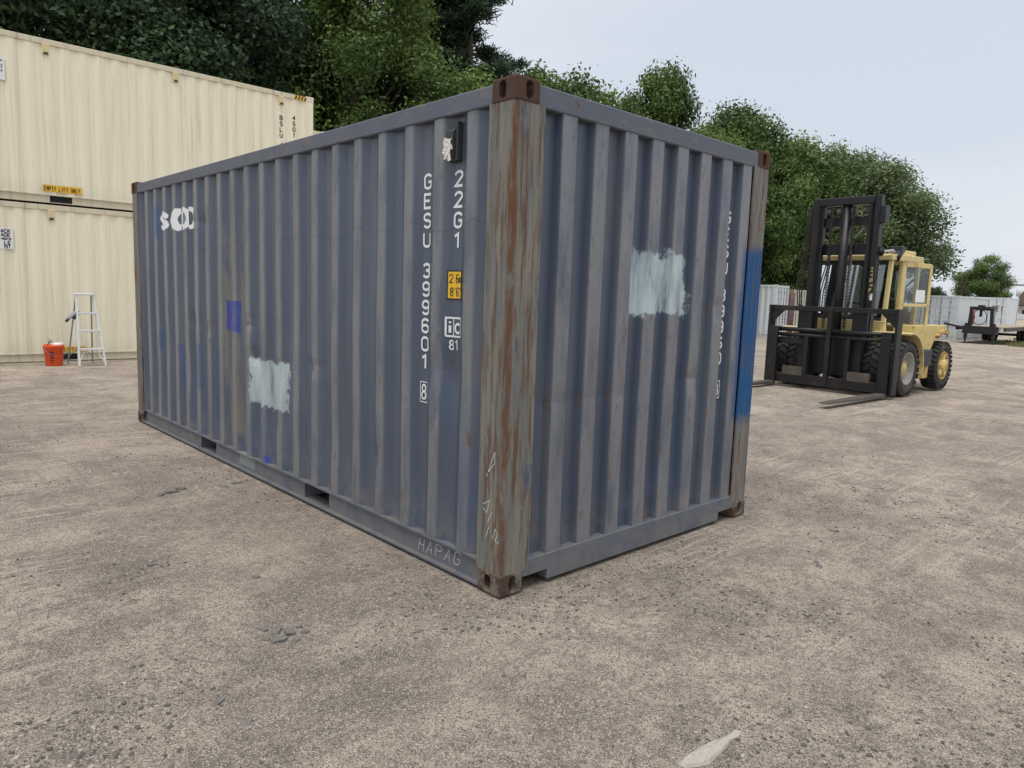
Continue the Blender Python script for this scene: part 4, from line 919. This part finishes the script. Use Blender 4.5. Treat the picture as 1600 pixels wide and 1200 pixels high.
for y in (-1.3, 1.5, .5): MB().lathe([(3.6, .001), (3.6, .34), (4.6, .34), (4.65, .001)], (-.1, y, 0), 'z', 12).build('transformer', 'gry', po)

# ------------------------------------------------------------------ trees
def leaf_cloud(cent, rad, n, size, up=.45, seed=0, flat=.75):
    """leaf quads gathered round clump centres; returns verts, faces, tint"""
    rg = np.random.default_rng(seed); k = len(cent)
    w = rad ** 2; idx = rg.choice(k, n, p=w / w.sum())
    d = rg.normal(size=(n, 3)); d /= np.linalg.norm(d, axis=1, keepdims=True)
    r = rg.random(n) ** .42
    p = cent[idx] + d * (r * rad[idx])[:, None] * np.array([1, 1, flat])
    p += rg.normal(size=(n, 3)) * .20
    nrm = d * .6 + rg.normal(size=(n, 3)) * .55 + np.array([0, 0, up]); nrm /= np.linalg.norm(nrm, axis=1, keepdims=True)
    a = np.cross(nrm, rg.normal(size=(n, 3))); a /= np.linalg.norm(a, axis=1, keepdims=True); b = np.cross(nrm, a)
    s = size * rg.uniform(.6, 1.35, n)[:, None]
    v = np.stack([p - a * s, p - b * s * .55 - nrm * s * .12, p + a * s * 1.05, p + b * s * .55 - nrm * s * .12], 1).reshape(-1, 3)
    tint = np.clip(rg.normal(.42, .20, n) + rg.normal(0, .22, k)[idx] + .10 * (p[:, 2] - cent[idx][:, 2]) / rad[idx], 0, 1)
    return v, np.arange(n * 4).reshape(n, 4), np.repeat(tint, 4)
def broadleaf(seed, h, rx, base, n, size, lobes=46, lean=0.0, top=1.0):
    """crown mesh and trunk builder, height h, crown radius rx, crown starts at base"""
    rg = np.random.default_rng(seed); cz = (h + base) / 2; rz_ = (h - base) / 2
    c = []; rad = []
    while len(c) < lobes:
        d = rg.normal(size=3); d /= np.linalg.norm(d); q = rg.uniform(.35, .95) if len(c) > lobes * .25 else rg.uniform(.8, 1.0)
        nar = 1 - .35 * max(0, d[2] * q) ** 1.2 * top
        p = np.array([d[0] * rx * q * nar, d[1] * rx * q * nar, cz + d[2] * rz_ * q]); rr = rg.uniform(.15, .36) * rx
        if any(np.linalg.norm(p - o) < .55 * (rr + r_) for o, r_ in zip(c, rad)) and rg.random() < .8: continue
        c.append(p); rad.append(rr)
    c = np.array(c); rad = np.array(rad)
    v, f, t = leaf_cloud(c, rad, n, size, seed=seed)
    mb = MB(); trunk = [(0, 0, -.2), (.05, .02, h * .15), (.1 * lean, -.08, h * .35), (.2 * lean, .08, h * .6), (.25 * lean, 0, h * .82)]
    mb.tube(trunk, [h * .024, h * .019, h * .016, h * .010, h * .003], 8)
    for i in range(len(c)):
        if i % 2 == 0:
            q = Vector(c[i]); z0 = max(base * .7, q.z - rx * rg.uniform(.5, 1.1)); s0 = Vector((.1 * lean, 0, z0)); mid = s0.lerp(q, .55) + Vector((0, 0, -.10 * rx))
            mb.tube([s0, mid, q], [h * .008, h * .005, h * .0015], 5)
    return (v, f, t), mb
def pine(seed, h, rx, base, n):
    rg = np.random.default_rng(seed); mb = MB(); c = []; rad = []
    mb.tube([(0, 0, -.2), (.1, 0, h * .5), (0, .1, h)], [h * .02, h * .013, h * .002], 8)
    z = base
    while z < h - .3:
        k = (z - base) / (h - base); ln = rx * (1 - k ** 1.5) * .95 + .4
        for _ in range(rg.integers(4, 7)):
            a = rg.uniform(0, 2 * math.pi); l = ln * rg.uniform(.6, 1.1); e = Vector((math.cos(a) * l, math.sin(a) * l, z + l * rg.uniform(.05, .32)))
            mb.tube([(0, 0, z), Vector((0, 0, z)).lerp(e, .5) - Vector((0, 0, .12)), e], [.05, .035, .01], 4)
            for q in (.38, .55, .72, .87, 1.0):
                pnt = Vector((0, 0, z)).lerp(e, q); c.append([pnt.x + rg.normal() * .2, pnt.y + rg.normal() * .2, pnt.z + .1]); rad.append(rg.uniform(.30, .55))
        z += rg.uniform(.55, .85)
    c = np.array(c); rad = np.array(rad); m = n; idx = rg.integers(0, len(c), m)
    d = rg.normal(size=(m, 3)); d[:, 2] = np.abs(d[:, 2]) * .6 + .05; d /= np.linalg.norm(d, axis=1, keepdims=True)
    p = c[idx] + rg.normal(size=(m, 3)) * rad[idx][:, None] * np.array([.55, .55, .22])
    a = np.cross(d, rg.normal(size=(m, 3))); a /= np.linalg.norm(a, axis=1, keepdims=True)
    l = rg.uniform(.16, .32, m)[:, None]; w = .026
    v = np.stack([p - a * w, p + a * w, p + d * l + a * w * .6, p + d * l - a * w * .6], 1).reshape(-1, 3)
    t = np.clip(rg.normal(.45, .25, m), 0, 1)
    return (v, np.arange(m * 4).reshape(m, 4), np.repeat(t, 4)), mb
KIND = {}
def kind(key, data, leafm):
    (v, f, t), mb = data
    KIND[key] = (np_mesh(key + '_crown', v, f, leafm, {'tint': t}), mb.mesh(key + '_trunk', 'bark'))
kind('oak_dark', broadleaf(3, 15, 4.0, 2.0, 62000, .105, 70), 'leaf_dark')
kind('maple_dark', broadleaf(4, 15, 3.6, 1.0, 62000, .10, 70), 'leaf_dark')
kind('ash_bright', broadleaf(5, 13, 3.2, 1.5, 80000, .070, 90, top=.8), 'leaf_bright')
kind('maple', broadleaf(6, 11, 3.3, 1.0, 52000, .095, 66), 'leaf_mid')
kind('elm', broadleaf(8, 11, 3.6, 2.0, 50000, .095, 60, 1.0), 'leaf_mid')
kind('willow', broadleaf(9, 11, 4.2, 2.2, 52000, .095, 62, 1.0), 'leaf_grey')
kind('maple_y', broadleaf(16, 11, 3.5, 1.0, 52000, .09, 74), 'leaf_bright')
kind('bush', broadleaf(12, 4.5, 2.4, .1, 20000, .10, 36), 'leaf_dark')
kind('pine', pine(10, 16, 3.8, 3.0, 85000), 'needle')
def tree(k, name, label, x, y, hs, ws, rz, group='trees along the edge of the yard'):
    t = thing(name, label, 'tree', (x, y, gz(x) - .05), rz, group); c, tr = KIND[k]
    t.scale = (ws, ws, hs); link('crown', c, t); link('trunk', tr, t); return t
# TREES
P0 = (-2.415, -2.625)
def at(az, d): return P0[0] + d * math.sin(R(az)), P0[1] + d * math.cos(R(az))
DK = 'dark leafy tree crowded behind the stacked cream containers'
for (k, nm, lb_, az, d, hs, ws, rz) in [
    ('oak_dark', 'broadleaf_tree', DK, 1.0, 30, 1.12, 1.1, .4), ('maple_dark', 'broadleaf_tree', DK, 8.0, 27.5, 1.10, 1.05, 1.9), ('oak_dark', 'broadleaf_tree', DK, 14.5, 31, 1.25, 1.1, 3.0),
    ('maple_dark', 'broadleaf_tree', DK, 18.5, 27.5, 1.05, 1.0, 4.0), ('oak_dark', 'broadleaf_tree', 'dark leafy tree right behind the hazard striped container corner', 23.5, 32, 1.2, 1.05, 5.2),
    ('ash_bright', 'broadleaf_tree', 'bright green full crowned tree beside the tall pine', 30.5, 30, 1.20, 1.12, .2),
    ('pine', 'pine_tree', 'tall dark pine with open tufted branches against the sky', 39.0, 34, 1.20, 1.05, .7),
    ('pine', 'pine_tree', 'second pine standing close behind the tall tufted one', 35.8, 36, 1.25, 1.0, 2.9),
    ('maple', 'broadleaf_tree', 'light green tree under the tall pine, above the blue container', 38.0, 29, .92, .95, 2.2),
    ('maple_dark', 'broadleaf_tree', 'dark tree filling the gap between bright tree and pine', 34.5, 35, 1.0, 1.0, 2.6),
    ('elm', 'broadleaf_tree', 'mid green tree whose top shows right beside the pine', 44.6, 33, 1.04, .95, 1.1),
    ('maple', 'broadleaf_tree', 'mid green round topped tree above the rusty top corner', 49.0, 35, 1.04, .95, 3.4),
    ('elm', 'broadleaf_tree', 'tall twin topped tree above the end wall of the blue container', 53.3, 37, 1.16, .80, .3),
    ('ash_bright', 'broadleaf_tree', 'low bright tree over the right top rail of the blue container', 56.5, 38, .79, 1.05, 5.0),
    ('elm', 'broadleaf_tree', 'green tree above the far rusty corner of the blue container', 59.6, 44, 1.15, 1.0, 2.0),
    ('elm', 'broadleaf_tree', 'pale green tree filling the gap beside the twin topped one', 51.0, 41, 1.08, 1.0, 5.5),
    ('maple_y', 'broadleaf_tree', 'yellowish green tree just past the far top corner of the blue container', 57.6, 47, 1.18, 1.1, 1.4),
    ('willow', 'broadleaf_tree', 'grey-green tree joining the canopy behind the mast', 67.0, 58, 1.16, 1.1, 3.3),
    ('maple', 'broadleaf_tree', 'dense green tree between the blue container and the forklift mast', 62.6, 51, 1.13, 1.2, 1.2),
    ('maple_y', 'broadleaf_tree', 'yellowish green tree behind the top of the forklift mast', 65.6, 54, 1.14, 1.3, 4.1),
    ('willow', 'broadleaf_tree', 'spreading grey-green tree with ragged edge over the forklift cab', 68.8, 52, .96, 1.15, .9)]:
    x, y = at(az, d); tree(k, nm, lb_, x, y, hs, ws, rz, None if lb_ != DK else 'dark trees behind the cream stack')
for (az, d, s, r_) in [(60.5, 50, 1.3, .3), (63.5, 55, 1.3, 2.0), (66.5, 56, 1.3, 4.0), (57, 43, 1.2, 1.0), (26, 29, 1.3, .5), (33, 28.5, 1.2, 2.5), (69.5, 56, .9, 1.5)]:
    x, y = at(az, d); b_ = tree('bush', 'undergrowth_shrub', 'dark dense shrub growing at the foot of the trees', x, y, s, s, r_, 'undergrowth below the trees'); b_['category'] = 'shrub'
x, y = at(75.5, 100); tree('maple', 'broadleaf_tree', 'lone round dark green tree far beyond the white containers', x, y, .74, .84, 1.0, None)
x, y = at(72.1, 95); tree('bush', 'broadleaf_tree', 'small far tree just right of the forklift cab', x, y, 1.25, .32, 2.0, None)
x, y = at(72.9, 170); tree('bush', 'broadleaf_tree', 'tiny far tree above the grey container roof', x, y, 1.3, 1.0, 1.0, None)
# bare sapling by the far grey container
bs = thing('bare_sapling', 'bare leafless sapling sticking up over the grey container', 'sapling', (55.0, 13.4, gz(55)))
MB().tube([(0, 0, 0), (.05, .1, 2.6), (.0, .2, 4.0)], [.12, .09, .03], 6).build('stem', 'bark', bs)
sm = MB()
for k in range(9): a = k * 2.4; z = 2.7 + k * .13; sm.tube([(.03, .12, z), (.3 * math.cos(a), .12 + .45 * math.sin(a), z + .5)], [.045, .02], 5)
sm.build('twigs', 'bark', bs)

# ------------------------------------------------------------------ grass under the trailer
n = 7000; gx_ = RNG.uniform(40, 58, n); gy_ = 3.6 + RNG.random(n) * 4.4 + (gx_ - 40) * .12
keep = fbm(gx_ * .5, gy_ * .5, 21, 3) > .47; gx_, gy_ = gx_[keep], gy_[keep]; n = len(gx_)
p = np.stack([gx_, gy_, ground_z(gx_, gy_) - .01], 1); a = RNG.uniform(0, 6.28, n); u = np.stack([np.cos(a), np.sin(a), 0 * a], 1); h = RNG.uniform(.05, .16, n)[:, None]
v = np.stack([p - u * .03, p + u * .03, p + u * .02 + np.array([0, 0, 1]) * h + RNG.normal(size=(n, 3)) * .03, p - u * .01 + np.array([0, 0, 1]) * h], 1).reshape(-1, 3)
link('grass', np_mesh('grass', v, np.arange(4 * n).reshape(n, 4), 'grass', {'tint': np.repeat(RNG.random(n), 4)}), None, 'patchy rough grass around the gooseneck trailer', 'grass', kind='stuff')

# ------------------------------------------------------------------ loose stones
def rock(seed, n1=0):
    rg = np.random.default_rng(seed); bm = bmesh.new(); bmesh.ops.create_icosphere(bm, subdivisions=1 + n1, radius=1)
    for v_ in bm.verts: v_.co *= rg.uniform(.72, 1.15)
    vs = np.array([v_.co[:] for v_ in bm.verts]); f_ = np.array([[q.index for q in f.verts] for f in bm.faces]); bm.free(); return vs, f_
OCT = np.array([[1, 0, 0], [-1, 0, 0], [0, 1, 0], [0, -1, 0], [0, 0, 1], [0, 0, -1]], float), np.array([[0, 2, 4], [2, 1, 4], [1, 3, 4], [3, 0, 4], [2, 0, 5], [1, 2, 5], [3, 1, 5], [0, 3, 5]])
def scatter(n, rmin, rmax, smin, smax, name, label, power=1.6, maskseed=None, small=False):
    d = rmin * (rmax / rmin) ** RNG.random(n); az = R(43) + RNG.uniform(-.72, .72, n)
    x = P0[0] + d * np.sin(az); y = P0[1] + d * np.cos(az)
    ok = ~((x > -.04) & (x < 2.48) & (y > -.04) & (y < 6.1))
    if maskseed is not None: ok &= fbm(x * 1.3, y * 1.3, maskseed, 3) > RNG.uniform(.42, .57, n)
    x, y, d = x[ok], y[ok], d[ok]; n = len(x)
    s = smin * (smax / smin) ** (RNG.random(n) ** power); base = [(OCT[0] * np.random.default_rng(k).uniform(.7, 1.2, (6, 1)), OCT[1]) if small else rock(100 + k) for k in range(6)]
    VV = []; FF = []; TT = []; o = 0; which = RNG.integers(0, 6, n); z = ground_z(x, y)
    for k in range(6):
        m = np.where(which == k)[0]; bv, bf = base[k]; a = RNG.uniform(0, 6.28, len(m)); ca, sa = np.cos(a), np.sin(a)
        sc = np.stack([s[m] * RNG.uniform(.8, 1.5, len(m)), s[m], s[m] * RNG.uniform(.4, .8, len(m))], 1)
        q = bv[None] * sc[:, None]; r_ = np.stack([q[..., 0] * ca[:, None] - q[..., 1] * sa[:, None], q[..., 0] * sa[:, None] + q[..., 1] * ca[:, None], q[..., 2]], -1)
        r_ += np.stack([x[m], y[m], z[m] + s[m] * .12], 1)[:, None]
        VV.append(r_.reshape(-1, 3)); FF.append((bf[None] + (np.arange(len(m)) * len(bv))[:, None, None] + o).reshape(-1, 3)); TT.append(np.repeat(RNG.random(len(m)), len(bv))); o += len(m) * len(bv)
    return link(name, np_mesh(name, np.concatenate(VV), np.concatenate(FF), 'pebble', {'tint': np.concatenate(TT)}), None, label, 'gravel', kind='stuff')
scatter(44000, 1.7, 15, .0022, .011, 'gravel', 'small grey and tan gravel strewn over the dirt yard', 2.0, 31)
scatter(60000, 1.7, 7, .0016, .0042, 'grit', 'fine angular grit between the larger gravel stones', 1.3, None, True)
def chunk(name, label, x, y, sx, sy, sz, rz, mat, seed, group=None):
    vs, f_ = rock(seed, 1); vs = np.clip(vs, [-.80, -.75, -.6], [.85, .80, .50]) * np.array([sx, sy, sz])
    me = np_mesh(name, vs, f_, mat); o = link(name, me, None, label, 'stone', group); o.location = (x, y, float(ground_z(x, y)) + sz * .18); o.rotation_euler = (random.uniform(-.15, .15), random.uniform(-.15, .15), rz); return o

AG = 'broken asphalt lumps lying in a cluster'
for k, (x, y, a, b, c) in enumerate([(-1.049, .299, .044, .032, .018), (-.982, .330, .040, .028, .020), (-.925, .295, .026, .018, .014), (-1.020, .385, .040, .024, .016), (-1.09, .34, .02, .015, .012), (-.99, .25, .022, .016, .012), (-1.06, .42, .02, .016, .012), (-.92, .36, .018, .014, .01)]):
    chunk('asphalt_chunk', 'dark broken asphalt lump in a small pile on the dirt', x, y, a, b, c, k * 1.3, 'asph', 200 + k, AG)
chunk('flat_stone', 'flat oval dark stone lying alone on the dirt', -1.434, -.015, .030, .018, .012, .7, 'asph', 220)
LG = 'scattered dark asphalt lumps'
for k, (x, y, a, b, c) in enumerate([(-.645, 2.963, .06, .035, .03), (-.56, 3.02, .05, .03, .025), (-.73, 2.93, .04, .03, .02), (-1.199, 1.562, .035, .02, .012), (-.838, 1.025, .03, .02, .012), (-1.411, -.206, .028, .02, .008), (-.16, 2.94, .06, .03, .012), (-.28, 2.9, .05, .03, .010), (1.827, -.84, .03, .02, .015), (1.88, -.80, .02, .02, .012), (2.6, -.6, .035, .025, .015)]):
    chunk('asphalt_chunk', 'dark asphalt lump scattered alone on the dirt yard', x, y, a, b, c, k * 2.1, 'asph', 240 + k, LG)
# pale concrete wedge half buried in the foreground
out_ = [(-.17, .030), (-.155, -.01), (-.12, -.045), (-.075, -.058), (-.03, -.040), (.02, -.038), (.07, -.022), (.12, -.020), (.158, -.008), (.150, .020), (.10, .022), (.05, .036), (.0, .034), (-.06, .046), (-.12, .040)]
vs_ = [(x + random.uniform(-.006, .006), y + random.uniform(-.005, .005), 0) for x, y in out_]; k_ = len(vs_)
vs_ += [(x * .93, y * .80, .013 + random.uniform(-.004, .006)) for x, y, z in vs_]; vs_ += [(-.02, .0, .020)]
me = MB().add(vs_, [(i, (i + 1) % k_, k_ + (i + 1) % k_, k_ + i) for i in range(k_)] + [(k_ + i, k_ + (i + 1) % k_, 2 * k_) for i in range(k_)]).mesh('concrete_wedge', 'conc')
o = link('concrete_wedge', me, None, 'pale concrete wedge half buried in the dirt foreground', 'concrete'); o.location = (-.25, -1.41, float(ground_z(-.25, -1.41)) - .004); o.rotation_euler = (0, 0, R(-4)); o.scale = (1.05, .68, .9)
chunk('pebble_stone', 'tan rounded stone beside the concrete wedge', -.215, -1.497, .012, .009, .009, .3, 'conc', 261)
chunk('pebble_stone', 'dark grey stone touching the tan one by the concrete wedge', -.187, -1.512, .012, .008, .007, .9, 'asph', 262)
chunk('asphalt_flake', 'thin dark flake of asphalt lying on pale dirt', .107, -1.278, .018, .008, .004, -.8, 'asph', 263)
chunk('white_stone', 'small white stone chip on the dirt', 1.755, -1.249, .020, .010, .007, -.6, 'conc', 264)
